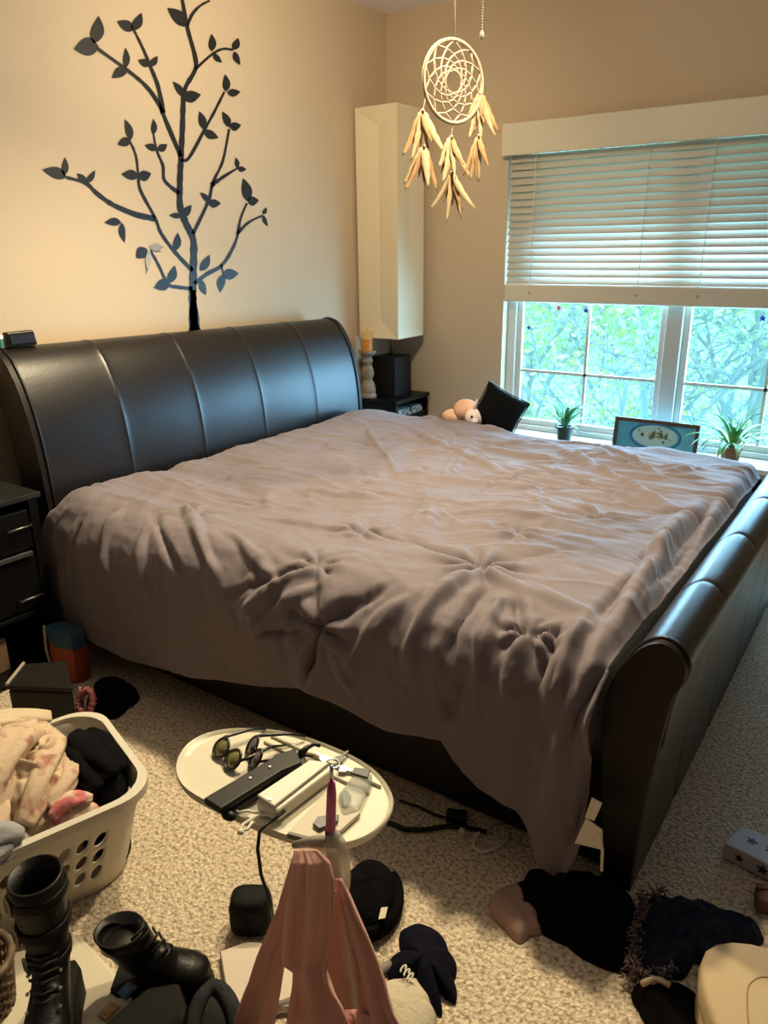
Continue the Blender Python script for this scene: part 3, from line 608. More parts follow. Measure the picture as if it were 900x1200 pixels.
# beige folded case: two stacked padded layers
bg = thing('floor_cushion', (-.07, 1.45, 0), 'folded beige padded cushion at the bottom right of the carpet', 'cushion')
M_beige = mat('beige_canvas', (.52, .40, .24), .75, bump=.12, bscale=80)
def pad(px, z0, z1, inset):
    pts = [fl(u, v, z1) for u, v in px]; c = sum(pts, Vector()) / len(pts); rings = []
    for q, z in ((.93, z0), (.985, z0 + .006), (1, z0 + (z1 - z0) * .3), (1.0, z0 + (z1 - z0) * .7), (.985, z1 - .008), (.95, z1 - .001), (.90, z1 + .002), (.5, z1 + .010), (.02, z1 + .012)):
        rings.append([Vector((c.x + (p.x - c.x) * q, c.y + (p.y - c.y) * q, z)) for p in pts])
    return MB().loft(rings)
def rnd_poly(px, k=3):
    out = px
    for _ in range(k):
        n = []
        for i in range(len(out)):
            a, b = out[i], out[(i + 1) % len(out)]
            n += [(a[0] * .75 + b[0] * .25, a[1] * .75 + b[1] * .25), (a[0] * .25 + b[0] * .75, a[1] * .25 + b[1] * .75)]
        out = n
    return out
pad(rnd_poly([(806, 1152), (850, 1122), (985, 1170), (960, 1320), (850, 1300)], 2), .004, .065, 0).build('lower_pad', M_beige, bg, smooth=True)
pad(rnd_poly([(808, 1122), (858, 1092), (990, 1140), (965, 1300), (862, 1262)], 2), .078, .150, 0).build('upper_pad', M_beige, bg, smooth=True)
sq = [fl(u, v, .160) for u, v in ((880, 1222), (872, 1165), (880, 1148), (897, 1143), (915, 1150), (925, 1200))]
sq = [sq[max(0, min(i // 6, 4))].lerp(sq[min(i // 6 + 1, 5)], (i % 6) / 6) for i in range(30)]; sq = [sum((sq[max(0, min(29, i + d))] for d in (-4, -2, 0, 2, 4)), Vector()) / 5 for i in range(30)]
MB().tube(sq, .0022, 6).build('seam_cord', mat('seam_tan', (.34, .24, .12), .8), bg)

# box with star marks, brown paper bag
bx = thing('cardboard_box', (-.12, 1.93, 0), 'small white cardboard box printed with dark stars lying on the dark carpet', 'box')
pts = [fl(845, 1006), fl(902, 1036), fl(925, 1012), fl(866, 985)]
c0 = sum(pts, Vector()) / 4; M_wbox = mat('white_card', (.50, .48, .50), .5)
MB().prism(pts, (0, 0, .004), (0, 0, .055)).build('box_body', M_wbox, bx, bevel=.004)
M_mark = mat('dark_print', (.02, .018, .03), .5)
fdir = (pts[1] - pts[0]); fn = Vector((fdir.y, -fdir.x, 0)).normalized(); fd = fdir.normalized(); o_ = pts[0] + fn * .0012
for k, (s_, z_, r_) in enumerate(((.045, .030, .014), (.105, .032, .018))):
    p = []
    for q in range(10):
        rr = r_ if q % 2 == 0 else r_ * .42; a = PI / 2 + q * PI / 5; p.append(o_ + fd * (s_ + rr * math.cos(a)) + Vector((0, 0, z_ + rr * math.sin(a))))
    MB().prism(p, (0, 0, 0), fn * -.002).build('printed_star', M_mark, bx)
for k, s_ in enumerate((.06, .12)):
    cc = pts[3].lerp(pts[2], s_ / .16).lerp(pts[0].lerp(pts[1], s_ / .16), .45) + Vector((0, 0, .0555)); p = []
    for q in range(10):
        rr = .016 if q % 2 == 0 else .007; a = q * PI / 5; p.append(cc + Vector((rr * math.cos(a), rr * math.sin(a), 0)))
    MB().prism(p, (0, 0, 0), (0, 0, .001)).build('printed_star', M_mark, bx)
pb = thing('paper_bag', (-.06, 1.74, 0), 'reddish brown paper bag lying at the frame edge in front of the star-print box', 'bag')
pts = [fl(882, 1050), fl(884, 1072), fl(935, 1082), fl(935, 1048)]
M_bag = mat('brown_bag_paper', (.13, .055, .028), .8, bump=.3, bscale=20)
MB().prism(pts, (0, 0, .003), (0, 0, .045)).build('bag_body', M_bag, pb, bevel=.01)
MB().prism([fl(883, 1052), fl(883, 1058), fl(935, 1063), fl(935, 1056)], (0, 0, .046), (0, 0, .05)).build('folded_top', M_bag, pb)

# ---------------------------------------------------------------- cables at the rail
tag(MB().tube([fl(u, v, .01) for u, v in ((452, 962), (475, 972), (500, 972), (525, 968), (548, 970), (570, 975))], .007, 7).build('power_cable', M_blackp, smooth=True), 'thick black power cable lying on the carpet along the bed rail', 'cable')
ad = thing('power_adapter', (-.85, 1.6, 0), 'black power adapter with a white plug by the bed rail', 'adapter')
p = fl(535, 962); MB().box((p.x, p.y, .016), (.06, .035, .03), Matrix.Rotation(.4, 3, 'Z')).build('adapter_body', M_blackp, ad, bevel=.005)
p = fl(541, 962, .03); MB().box((p.x + .015, p.y - .024, .02), (.015, .012, .014)).build('plug_tip', M_white, ad, bevel=.002)
MB().tube([fl(u, v, .012) for u, v in ((530, 960), (510, 955), (490, 945), (468, 938))], .004, 6).build('adapter_lead', M_blackp, ad, smooth=True)
tag(MB().tube([fl(u, v, .008) for u, v in ((580, 965), (566, 970), (556, 983), (555, 993), (564, 999), (580, 995), (592, 987), (598, 978))], .0045, 7).build('charging_cable', M_white, smooth=True), 'white charging cable looped on the carpet beside the bed rail', 'cable')

# ---------------------------------------------------------------- tray table
TZ = .55
tt = thing('tray_table', (-.93, .95, 0), 'oval cream tray table on a thin metal stand in front of the bed', 'table')
tp = [fl(u, v, TZ) for u, v in ((205, 908), (207, 892), (216, 876), (235, 863), (262, 856), (300, 855), (340, 860), (372, 870), (402, 882), (428, 896), (448, 912), (460, 932), (462, 945), (456, 962), (440, 978), (418, 989), (395, 993), (368, 990), (340, 984), (310, 973), (280, 960), (252, 947), (230, 936), (213, 924))]
pxy = rnd_poly([(p.x, p.y) for p in tp], 2); cc = (sum(p[0] for p in pxy) / len(pxy), sum(p[1] for p in pxy) / len(pxy))
M_tray = mat('cream_tray', (.64, .60, .47), .4)
rings = []
for q, z in ((.90, TZ - .016), (.97, TZ - .014), (.995, TZ - .004), (1.0, TZ + .004), (.99, TZ + .007), (.975, TZ + .005), (.955, TZ), (.90, TZ - .001), (.5, TZ - .001), (.02, TZ - .001)):
    rings.append([Vector((cc[0] + (p[0] - cc[0]) * q, cc[1] + (p[1] - cc[1]) * q, z)) for p in pxy])
MB().loft(rings).build('tray_top', M_tray, tt, smooth=True, autos=True)
M_leg = mat('grey_metal_leg', (.42, .40, .36), .35, metal=.3)
g = MB()
for u0, u1 in (((318, 862), (446, 922)),):
    g.tube([fl(*u0, TZ + .002), fl(*u1, TZ + .002)], .0035, 6); g.tube([fl(u0[0] - 8, u0[1] + 7, TZ + .002), fl(u1[0] - 14, u1[1] + 8, TZ + .002)], .0035, 6)
g.build('tray_groove', M_tray, tt, smooth=True)
lg = MB(); a = Vector((cc[0] - .10, cc[1] + .0, TZ - .016)); b2 = Vector((cc[0] + .10, cc[1] + .03, TZ - .016))
lg.tube([a, b2], .012, 8); 
MB().add(lg.v, lg.f).build('cross_bar', M_leg, tt, smooth=True)
cpt = Vector((cc[0] + .10, cc[1] + .03, 0))
MB().tube([(cpt.x, cpt.y, TZ - .02), (cpt.x, cpt.y, .03)], .012, 10).build('leg', M_leg, tt, smooth=True)
MB().tube([(cpt.x - .10, cpt.y - .12, .012), (cpt.x, cpt.y, .02), (cpt.x + .06, cpt.y + .12, .012)], .012, 8).build('foot', M_leg, tt, smooth=True)

# sunglasses (two pairs)
def glasses(name, lab, c, yaw, tilt, lens_col, fr_col, gname, w=.060):
    t = thing(name, c, lab, 'glasses', gname); Mx = Matrix.Translation(c) @ Matrix.Rotation(yaw, 4, 'Z') @ Matrix.Rotation(tilt, 4, 'X')
    mf = mat('frame_' + name + lab[:6], fr_col, .3); ml = mat('lens_' + lab[:6], lens_col, .08, spec=.8)
    f = MB()
    for s in (-1, 1):
        ring = [Mx @ Vector((s * w * .56 + w * .46 * math.cos(a) * (1 + .12 * math.cos(2 * a)), 0, .024 + .023 * math.sin(a) * (1 + .1 * math.cos(a) * s))) for a in np.linspace(0, 2 * PI, 21)[:-1]]
        f.tube(ring, .0032, 6, closed=True)
        lens = MB(); cen = sum(ring, Vector()) / len(ring) + (Mx.to_3x3() @ Vector((0, -.004, 0)))
        lens.add(ring + [cen], [(i, (i + 1) % 20, 20) for i in range(20)]); lens.build('lens', ml, t, smooth=True, solid=.0015)
    f.tube([Mx @ Vector(q) for q in ((-.008, 0, .03), (0, -.003, .033), (.008, 0, .03))], .0028, 6)
    f.build('rim', mf, t, smooth=True)
    Yw = Matrix.Rotation(yaw, 3, 'Z')
    for s in (-1, 1):
        h0 = Mx @ Vector((s * w * 1.03, 0, .032))
        MB().tube([h0, h0 + Yw @ Vector((s * .003, .02, .0)), h0 + Yw @ Vector((-s * .004, .08, -.004)), h0 + Yw @ Vector((-s * .006, .115, -.018))], [.0035, .0045, .0042, .003], 6, sq=.8).build('temple', mf, t, smooth=True)
    return t
p1 = fl(258, 896, TZ); 
glasses('sunglasses', 'dark-framed olive-lensed sunglasses standing at the left end of the tray', Vector((p1.x, p1.y, TZ + .003)), math.radians(-16), math.radians(-48), (.17, .155, .05), (.010, .009, .008), 'sunglasses on the tray', .045)
p1 = fl(290, 893, TZ)
glasses('sunglasses', 'black sunglasses with grey lenses and wide arms, nearest the hair straightener', Vector((p1.x, p1.y, TZ + .003)), math.radians(-38), math.radians(-40), (.13, .11, .12), (.005, .005, .005), 'sunglasses on the tray', .042)

# hair straightener / black iron case
def quadbox(name, px, z0, z1, m, parent=None, bevel=.004):
    return MB().prism([fl(u, v, z1) for u, v in px], (0, 0, z0 - z1), (0, 0, 0)).build(name, m, parent, bevel=bevel, seg=3)
hi = thing('hair_straightener', (-.96, .92, TZ), 'long black hair straightener lying across the cream tray', 'hair straightener')
M_iron = mat('black_iron_body', (.010, .009, .007), .45, spec=.3)
quadbox('lower_plate', [(243, 938), (328, 889), (356, 878), (360, 895), (335, 908), (268, 952)], TZ + .001, TZ + .018, M_iron, hi)
quadbox('upper_plate', [(238, 935), (318, 888), (322, 884), (346, 876), (354, 893), (330, 903), (258, 948)], TZ + .021, TZ + .036, M_iron, hi)
for u, v in ((293, 912), (316, 899)):
    p = fl(u, v, TZ + .0365); MB().lathe(p, [(.001, 0), (.0035, 0), (.003, .002), (.001, .0022)], 10).build('rivet', M_metal, hi)
MB().tube([fl(u, v, TZ + .022) for u, v in ((352, 884), (360, 876), (368, 872), (375, 874))], [.008, .006, .0045, .004], 8).build('cord_end', M_blackp, hi, smooth=True)
MB().ball(fl(268, 955, TZ + .012), (.018, .012, .010)).build('tip_guard', M_blackp, hi, smooth=True)

wbx = thing('charger_case', (-.86, .95, TZ), 'white rounded rectangular case beside the black hair straightener', 'case')
quadbox('case_body', [(299, 938), (365, 893), (390, 897), (386, 904), (325, 950)], TZ + .001, TZ + .030, M_whitep, wbx, .006)
quadbox('case_lid', [(301, 931), (363, 890), (386, 893), (321, 944)], TZ + .031, TZ + .038, M_white, wbx, .003)
MB().lathe(fl(317, 937, TZ + .038), [(.001, 0), (.004, 0), (.004, .002), (.001, .002)], 10).build('button', M_metal, wbx)
ep = thing('earbud_cable', (-.9, .82, TZ), 'tangled white earbud cord at the front edge of the tray', 'cable')
MB().tube([fl(u, v, TZ + .010) for u, v in ((276, 942), (272, 948), (280, 952), (290, 950), (310, 955), (330, 953), (318, 948), (298, 958), (285, 966), (280, 975), (290, 972), (296, 963))], .0032, 6).build('cord', M_white, ep, smooth=True)
for u, v in ((274, 944), (282, 975)): MB().ball(fl(u, v, TZ + .012), (.007, .006, .006)).build('earbud', M_white, ep, smooth=True)
ky = thing('keyring', (-.85, 1.02, TZ), 'bunch of silver keys on the tray behind the pink brush', 'keys')
k0 = fl(389, 897, TZ + .010)
MB().tube([k0 + Vector((.016 * math.cos(a), .016 * math.sin(a), .004)) for a in np.linspace(0, 2 * PI, 17)[:-1]], .002, 6, closed=True).build('ring', M_metal, ky, smooth=True)
for i, a in enumerate((.3, 1.6, 2.9, 4.4)):
    d = Vector((math.cos(a), math.sin(a), 0)); n = Vector((-d.y, d.x, 0)); q = k0 + d * .016 + Vector((0, 0, -.004 + i * .003))
    poly = [q + d * x + n * y for x, y in ((0, -.009), (.006, -.011), (.018, -.008), (.02, -.003), (.040, -.003), (.043, 0), (.040, .003), (.02, .003), (.018, .008), (.006, .011), (0, .009))]
    MB().prism(poly, (0, 0, 0), (0, 0, .002)).build('key', mat('key_dark', (.08, .08, .08), .35, metal=.8) if i % 2 else M_metal, ky)
bl2 = thing('plastic_pouch', (-.78, 1.0, TZ), 'clear plastic pouch with a dark label at the right end of the tray', 'pouch')
M_clear = mat('clear_plastic', (.75, .78, .74), .15, trans=.6, alpha=.55)
quadbox('pouch_body', [(396, 930), (418, 902), (437, 906), (420, 943), (402, 948)], TZ + .0, TZ + .022, M_clear, bl2, .006)
quadbox('label', [(410, 905), (416, 899), (434, 901), (431, 911)], TZ + .0225, TZ + .028, mat('dark_label', (.012, .012, .022), .4), bl2, .001)
quadbox('contents', [(399, 930), (405, 924), (412, 932), (408, 944), (401, 945)], TZ + .002, TZ + .015, mat('grey_blue_item', (.10, .14, .14), .5), bl2, .004)
nb = thing('notepad', (-.78, .9, TZ), 'flat grey-white notepad under the pink brush on the tray', 'notepad')
quadbox('cover', [(338, 975), (384, 925), (422, 952), (400, 972), (378, 984)], TZ + .001, TZ + .010, mat('notepad_white', (.62, .56, .44), .6), nb, .001)
quadbox('dark_clip', [(366, 965), (373, 956), (397, 954), (396, 962), (374, 971)], TZ + .0105, TZ + .018, mat('clip_grey', (.06, .055, .06), .4), nb, .002)
quadbox('spine', [(336, 977), (339, 974), (379, 984), (377, 988)], TZ + .001, TZ + .012, mat('spine_grey', (.12, .11, .09), .5), nb, .001)

# cord from the tray to the floor
q0 = fl(325, 957, TZ + .012)
tag(MB().tube([fl(334, 950, TZ + .02), fl(322, 960, TZ + .014), fl(312, 966, TZ + .010), at(304, 975, 1, .80), at(302, 995, 1, .79), at(306, 1025, 1, .79), at(316, 1055, 1, .80), at(322, 1085, 1, .82)], .0035, 7).build('dangling_cord', M_blackp, smooth=True), 'thin black cord dangling from the front of the tray', 'cable')

# pole with pink grip
pl = thing('telescopic_pole', (-.69, .86, 0), 'slim grey pole with a clear sleeve and pink grip standing before the tray', 'pole')
Yp = .822
def pp(u, v): return at(u, v, 1, Yp)
bt = pp(419, 1190); ft = Vector((bt.x + .02, Yp, .0))
MB().tube([Vector((ft.x, Yp, .015)), bt, pp(402, 1045)], .0075, 10).build('pole', mat('pole_grey', (.50, .47, .42), .4), pl, smooth=True)
MB().lathe((ft.x, Yp, .001), [(.001, 0), (.05, 0), (.05, .008), (.012, .014), (.001, .014)], 20).build('base', M_leg, pl, smooth=True, autos=True)
a = pp(403, 1052); b2 = pp(390, 972); ax = (b2 - a)
pr = [(.0, .004), (.15, .014), (.3, .019), (.6, .021), (.8, .019), (.92, .012), (1, .006)]
MB().tube([a + ax * t for t, r in pr], [r for t, r in pr], 16).build('clear_sleeve', mat('clear_sleeve', (.62, .58, .48), .18, alpha=.62, trans=.3), pl, smooth=True)
MB().tube([pp(387, 974), pp(387.5, 968), pp(388.5, 930), pp(388.5, 916)], [.0085, .009, .0085, .0065], 12).build('grip', mat('pink_grip', (.50, .09, .24), .35), pl, smooth=True)
MB().tube([pp(387, 978), pp(387, 972)], .0095, 12).build('grip_collar', mat('maroon_collar', (.16, .02, .06), .4), pl, smooth=True)
MB().tube([pp(388.5, 916), pp(388.5, 897)], [.0035, .003], 8).build('metal_tip', M_metal, pl, smooth=True)
MB().tube([pp(391, 985), pp(365, 986), pp(345, 990)], [.012, .010, .007], 8).build('side_arm', mat('arm_grey', (.30, .28, .24), .4), pl, smooth=True)

# pink robe hanging at the front of the tray
M_robe = mat('dusty_pink_jersey', (.66, .35, .29), .85, bump=.12, bscale=70, sheen=.2)
def drape(rows, name, parent, seed, amp=.014, nf=7, back=.05):
    """rows: (v, uL, uR, Y) photo rows measured from the picture, turned into a hanging folded sheet with depth"""
    P = []; n = 44; rows2 = []
    for i in range(len(rows) - 1):
        for j in range(8):
            t = j / 8; rows2.append(tuple(rows[i][k] * (1 - t) + rows[i + 1][k] * t for k in range(4)))
    rows2.append(rows[-1]); m = len(rows2)
    for i, (v, ul, ur, Y) in enumerate(rows2):
        r = []; q = i / (m - 1)
        for j in range(n):
            s = j / (n - 1); p = at(ul + (ur - ul) * s, v, 1, Y)
            f = math.sin(s * nf * PI + .6 * math.sin(s * 5 + seed) + q * .8) * amp * (.03 + 1.1 * q) + float(vn(s * 9, q * 4, seed)) * amp * (.1 + q)
            r.append(p + Vector((0, -f - back * math.sin(PI * s) * q, 0)))
        P.append(r)
    return MB().grid(P).build(name, M_robe, parent, smooth=True, solid=.006)
rb = thing('robe', (-.70, .78, 0), 'dusty pink robe hanging in folds in front of the oval tray', 'robe')
drape([(998, 346, 356, .80), (1010, 342, 360, .79), (1060, 328, 354, .78), (1120, 303, 335, .775), (1170, 287, 325, .77), (1215, 272, 316, .765)], 'left_sleeve', rb, 1, .008, 3, .01)
drape([(996, 346, 372, .79), (1012, 344, 386, .775), (1030, 342, 390, .765), (1080, 337, 389, .75), (1126, 335, 385, .745), (1136, 347, 386, .742), (1160, 347, 396, .738), (1185, 347, 408, .735), (1215, 342, 422, .73)], 'front_panel', rb, 2, .012, 4, .025)
drape([(1030, 392, 399, .79), (1050, 398, 409, .785), (1100, 409, 431, .775), (1150, 420, 452, .765), (1185, 428, 464, .758), (1215, 434, 476, .75)], 'right_panel', rb, 3, .010, 4, .015)
drape([(1184, 404, 424, .745), (1194, 398, 436, .735), (1215, 392, 446, .725)], 'lower_fold', rb, 5, .008, 3, .01)
drape([(1022, 384, 398, .862), (1060, 378, 408, .862), (1100, 374, 422, .862), (1150, 374, 440, .862), (1215, 370, 452, .862)], 'inner_panel', rb, 4, .006, 3, .0)
# ---------------------------------------------------------------- small floor things in the middle
pc = thing('camera_pouch', (-1.11, 1.0, 0), 'black zip pouch standing on the carpet left of the pink robe', 'pouch')
def pouch(c, w, d, h, rz):
    rings = []; R = Matrix.Rotation(rz, 3, 'Z')
    for q, z in ((.80, .002), (.98, .014), (1.0, h * .35), (.98, h * .7), (.9, h * .9), (.7, h * .985), (.3, h), (.02, h)):
        r = []
        for k in range(28):
            a = 2 * PI * k / 28; ca, sa = math.cos(a), math.sin(a); e = .62
            r.append(R @ Vector((math.copysign(abs(ca) ** e, ca) * w / 2 * q, math.copysign(abs(sa) ** e, sa) * d / 2 * q, z)) + c)
        rings.append(r)
    return MB().loft(rings)
cpo = fl(296, 1085); cpo.z = 0
pouch(cpo, .105, .085, .105, .6).build('pouch_body', mat('black_nylon', (.006, .006, .0055), .7, spec=.2, bump=.25, bscale=120), pc, smooth=True)
MB().tube([cpo + Vector((math.cos(.6) * .053 * math.cos(a) - math.sin(.6) * .043 * math.sin(a), math.sin(.6) * .053 * math.cos(a) + math.cos(.6) * .043 * math.sin(a), .062)) for a in np.linspace(0, 2 * PI, 25)[:-1]], .0025, 5, closed=True).build('zip', M_blackp, pc)
def padw(pts, z0, z1):
    c = sum((Vector(p) for p in pts), Vector()) / len(pts)
    return MB().loft([[Vector((c.x + (p[0] - c.x) * q, c.y + (p[1] - c.y) * q, z)) for p in pts] for q, z in ((.97, z0), (1, z0 + .004), (1, z1 - .004), (.96, z1), (.02, z1 + .003))])
wp = thing('paper_packet', (-1.0, .9, 0), 'flat white paper packet on the carpet behind the pink robe', 'packet')
padw([fl(u, v) for u, v in ((258, 1122), (290, 1110), (345, 1116), (352, 1170), (346, 1188), (290, 1192), (268, 1185))], .002, .022).build('packet', mat('packet_white', (.70, .60, .50), .7), wp, smooth=True, autos=True)
MB().tube([fl(u, v, .024) for u, v in ((292, 1188), (320, 1188), (346, 1184))], .0022, 5).build('packet_edge', mat('edge_grey', (.2, .18, .15), .6), wp)
# beanie
bn = thing('beanie', (-.9, 1.2, 0), 'black knit beanie with a small cream label lying under the tray', 'hat')
M_knit = mat('black_knit', (.004, .004, .005), .95, bump=.6, bscale=110, spec=.08)
bc = fl(432, 1062); rz = math.radians(118); R3 = Matrix.Rotation(rz, 3, 'Z')
rings = []
for q, z, sh in ((.9, .002, 0), (1.0, .015, 0), (1.02, .03, 0), (.96, .05, .002), (.82, .066, .004), (.60, .076, .006), (.3, .081, .006), (.02, .082, .006)):
    rings.append([R3 @ Vector((.105 * q * math.cos(a) + sh, .072 * q * math.sin(a), z + .004 * math.sin(5 * a) * (1 - q))) + bc for a in np.linspace(0, 2 * PI, 41)[:-1]])
MB().loft(rings).build('crown', M_knit, bn, smooth=True)
fold = [R3 @ Vector((.108 * math.cos(a), .075 * math.sin(a), .024)) + bc for a in np.linspace(PI * .62, PI * 1.75, 30)]
MB().tube(fold, .017, 10, sq=1.25).build('cuff', M_knit, bn, smooth=True)
lc = fl(449, 1070, .066)
lb = Vector((.55, -.83, .10)).normalized(); up_ = Vector((-.10, -.1, 1)).normalized(); sd = lb.cross(up_).normalized(); up_ = sd.cross(lb)
MB().box(lc, (.017, .038, .004), Matrix((Vector((.75, .45, .2)).normalized(), Vector((-.35, .75, -.1)).normalized(), Vector((.2, -.3, .9)).normalized())).transposed()).build('label_patch', mat('cream_label', (.62, .55, .40), .6), bn)
nv = heap_obj('navy_sock', [(470, 1092), (490, 1084), (515, 1094), (526, 1115), (531, 1150), (532, 1180), (518, 1194), (508, 1186), (512, 1160), (488, 1152), (462, 1155), (456, 1146), (460, 1122), (478, 1128)], .045, M_navy, 'navy knit sock with a white emblem lying right of the pink robe', 'sock', 12, fs=9, folds=.5)
em = MB(); ec = fl(478, 1138, .05)
for a0 in range(3):
    em.tube([ec + Vector((-.012 + .012 * a0 + .004 * math.cos(t), .010 * math.sin(t) - .004 * a0, .0)) for t in np.linspace(0, 4.6, 9)], .0022, 5)
em.build('emblem', M_white, nv)
heap_obj('white_sock', [(452, 1152), (475, 1146), (503, 1158), (506, 1180), (500, 1225), (470, 1235), (452, 1205)], .035, mat('white_knit', (.60, .54, .40), .9, bump=.4, bscale=120), 'white sock lying beside the navy sock at the bottom of the photo', 'sock', 14, fs=6, folds=.4)

# ---------------------------------------------------------------- laundry basket
def basket():
    t = thing('laundry_basket', (-1.75, .77, 0), 'white plastic laundry basket with slanted holes piled with clothes', 'basket')
    v_ = Vector((-.30, -.954, 0)).normalized(); u_ = Vector((-.954, .30, 0)).normalized(); A = Vector((-1.435, .985, 0))
    Lx, Wy, Hh = .64, .46, .285; C = A + u_ * Wy / 2 + v_ * Lx / 2
    def per(s, z, grow=0):          # s in 0..1 round a rounded rectangle, tapered
        k = z / Hh; L2 = Lx / 2 - .055 * (1 - k) + grow; W2 = Wy / 2 - .055 * (1 - k) + grow; r = .10
        segs = [(2 * (L2 - r), 0), (PI * r / 2, 1), (2 * (W2 - r), 0), (PI * r / 2, 1), (2 * (L2 - r), 0), (PI * r / 2, 1), (2 * (W2 - r), 0), (PI * r / 2, 1)]
        f = [.30, .06, .14, .06, .26, .06, .06, .06]; f = [.27, .06, .11, .06, .27, .06, .11, .06]
        s = s % 1; i = 0
        while s > f[i] and i < 7: s -= f[i]; i += 1
        q = min(1, s / f[i]); cx, cy = L2 - r, W2 - r
        if i == 0: x, y = -cx + 2 * cx * q, -W2
        elif i == 1: a = -PI / 2 + q * PI / 2; x, y = cx + r * math.cos(a), -cy + r * math.sin(a)
        elif i == 2: x, y = L2, -cy + 2 * cy * q
        elif i == 3: a = q * PI / 2; x, y = cx + r * math.cos(a), cy + r * math.sin(a)
        elif i == 4: x, y = cx - 2 * cx * q, W2
        elif i == 5: a = PI / 2 + q * PI / 2; x, y = -cx + r * math.cos(a), cy + r * math.sin(a)
        elif i == 6: x, y = -L2, cy - 2 * cy * q
        else: a = PI + q * PI / 2; x, y = -cx + r * math.cos(a), -cy + r * math.sin(a)
        return C + v_ * x + u_ * y + Vector((0, 0, z))
    m = MB(); ncell = 26; zs = [.012, .05, .105, .160, .215, .245]
    def cell(s0, s1, z0, z1, hole):
        if not hole:
            n = 24; o2 = []
            for k in range(n):
                a = 2 * PI * k / n + PI / 4; c, s = math.cos(a), math.sin(a); mx = max(abs(c), abs(s)); o2.append(per((s0 + s1) / 2 + c / mx * (s1 - s0) / 2, (z0 + z1) / 2 + s / mx * (z1 - z0) / 2))
            m.add(o2, [(3, 4, 5, 6, 0, 1, 2)][:0] + [tuple(range(n))]); return
        n = 24; out = []; inn = []
        for k in range(n):
            a = 2 * PI * k / n + PI / 4; c, s = math.cos(a), math.sin(a); mx = max(abs(c), abs(s)); ox, oy = c / mx, s / mx
            ex, ey = .62 * c, .72 * s; ex -= .30 * ey * 1.0       # slanted ellipse
            sm, zm = (s0 + s1) / 2, (z0 + z1) / 2
            out.append(per(sm + ox * (s1 - s0) / 2, zm + oy * (z1 - z0) / 2)); inn.append(per(sm + ex * (s1 - s0) / 2, zm + ey * (z1 - z0) / 2))
        m.add(out + inn, [(k, (k + 1) % n, n + (k + 1) % n, n + k) for k in range(n)])
    cells = []
    for f0, f1, nc, hl in ((0, .27, 9, 1), (.27, .33, 3, 0), (.33, .44, 5, 1), (.44, .50, 3, 0), (.50, .77, 9, 1), (.77, .83, 3, 0), (.83, .94, 5, 1), (.94, 1.0, 3, 0)):
        for k in range(nc): cells.append((f0 + (f1 - f0) * k / nc, f0 + (f1 - f0) * (k + 1) / nc, hl))
    for s0, s1, hl in cells:
        for i in range(len(zs) - 1): cell(s0, s1, zs[i], zs[i + 1], hl and 1 <= i <= 3)
        cell(s0, s1, zs[-1], Hh, False)
    bmM = mat('basket_plastic', (.66, .62, .53), .4)
    m.build('basket_wall', bmM, t, smooth=True, autos=True, solid=.004, merge=.0004)
    # bottom
    bt = [per(k / 60, .012) for k in range(60)]
    MB().loft([[Vector((p.x, p.y, .004)) for p in bt], [Vector((p.x, p.y, .012)) for p in bt]]).build('basket_floor', bmM, t)
    # rim: flat rolled band, handle recesses as a lower darker strip
    rings = []
    for k in range(120):
        s = k / 120; i_, o_ = per(s, Hh, -.005), per(s, Hh, .014)
        rings.append([i_ + Vector((0, 0, -.004)), i_ + Vector((0, 0, .006)), o_ + Vector((0, 0, .004)), o_ + Vector((0, 0, -.020)), o_ * .9 + i_ * .1 + Vector((0, 0, -.020)), o_ * .85 + i_ * .15 + Vector((0, 0, -.002))])
    rings.append(rings[0]); MB().loft(rings, cap=False).build('rim', bmM, t, smooth=True, autos=True)
    return t, per, C, u_, v_
bk, per, BC, BU, BV = basket()
def bpt(x, y, z=0): return BC + BV * x + BU * y + Vector((0, 0, z))
def bheap(name, pts, h, z0, m, lab, seed, rolls=(), **k):
    mb = heap([bpt(*p) for p in pts], h, z0, seed, **k); rnd = random.Random(seed)
    for pl, r, sq in rolls:                 # rolled and bunched folds of the same garment
        P = [bpt(*p) for p in pl]; Q = []; rr = []; n = len(P)
        for i in range(n - 1):
            p0 = P[max(i - 1, 0)]; p1 = P[i]; p2 = P[i + 1]; p3 = P[min(i + 2, n - 1)]
            for q in range(7):
                t = q / 7; Q.append(.5 * (2 * p1 + (p2 - p0) * t + (2 * p0 - 5 * p1 + 4 * p2 - p3) * t * t + (3 * p1 - p0 - 3 * p2 + p3) * t ** 3))
        Q.append(P[-1]); L = len(Q); N = 22; rings = []; ph = rnd.uniform(0, 9)
        for i, p in enumerate(Q):
            a = Q[max(i - 1, 0)]; b = Q[min(i + 1, L - 1)]; t = (b - a).normalized(); sd = t.cross(Vector((0, 0, 1))).normalized(); up = sd.cross(t); q = i / (L - 1)
            R_ = r * (math.sin(PI * (.08 + .84 * q)) ** .45); ring = []
            for kk in range(N):
                th = 2 * PI * kk / N; w = 1 + .22 * float(vn(math.cos(th) * 1.6 + seed, q * 5 + math.sin(th) * 1.6, seed + 2)) + .10 * math.sin(3 * th + q * 7 + ph) + .07 * math.sin(5 * th - q * 4)
                ring.append(p + sd * math.cos(th) * R_ * w + up * math.sin(th) * R_ * w * sq)
            rings.append(ring)
        mb.loft(rings)
    o = clean(mb.build(name, m, None, smooth=True)); return tag(o, lab, 'clothes', 'laundry in the basket')
M_flor = mat('cream_floral', (.62, .48, .34), .85, (.40, .19, .14), 22, bump=.2, bscale=70, ramp=(.52, .66), detail=2)
M_crm = mat('cream_knit', (.62, .50, .36), .85, bump=.2, bscale=80)
M_rust = mat('rust_lace', (.30, .15, .08), .85, (.62, .46, .30), 55, bump=.4, bscale=60, ramp=(.4, .6))
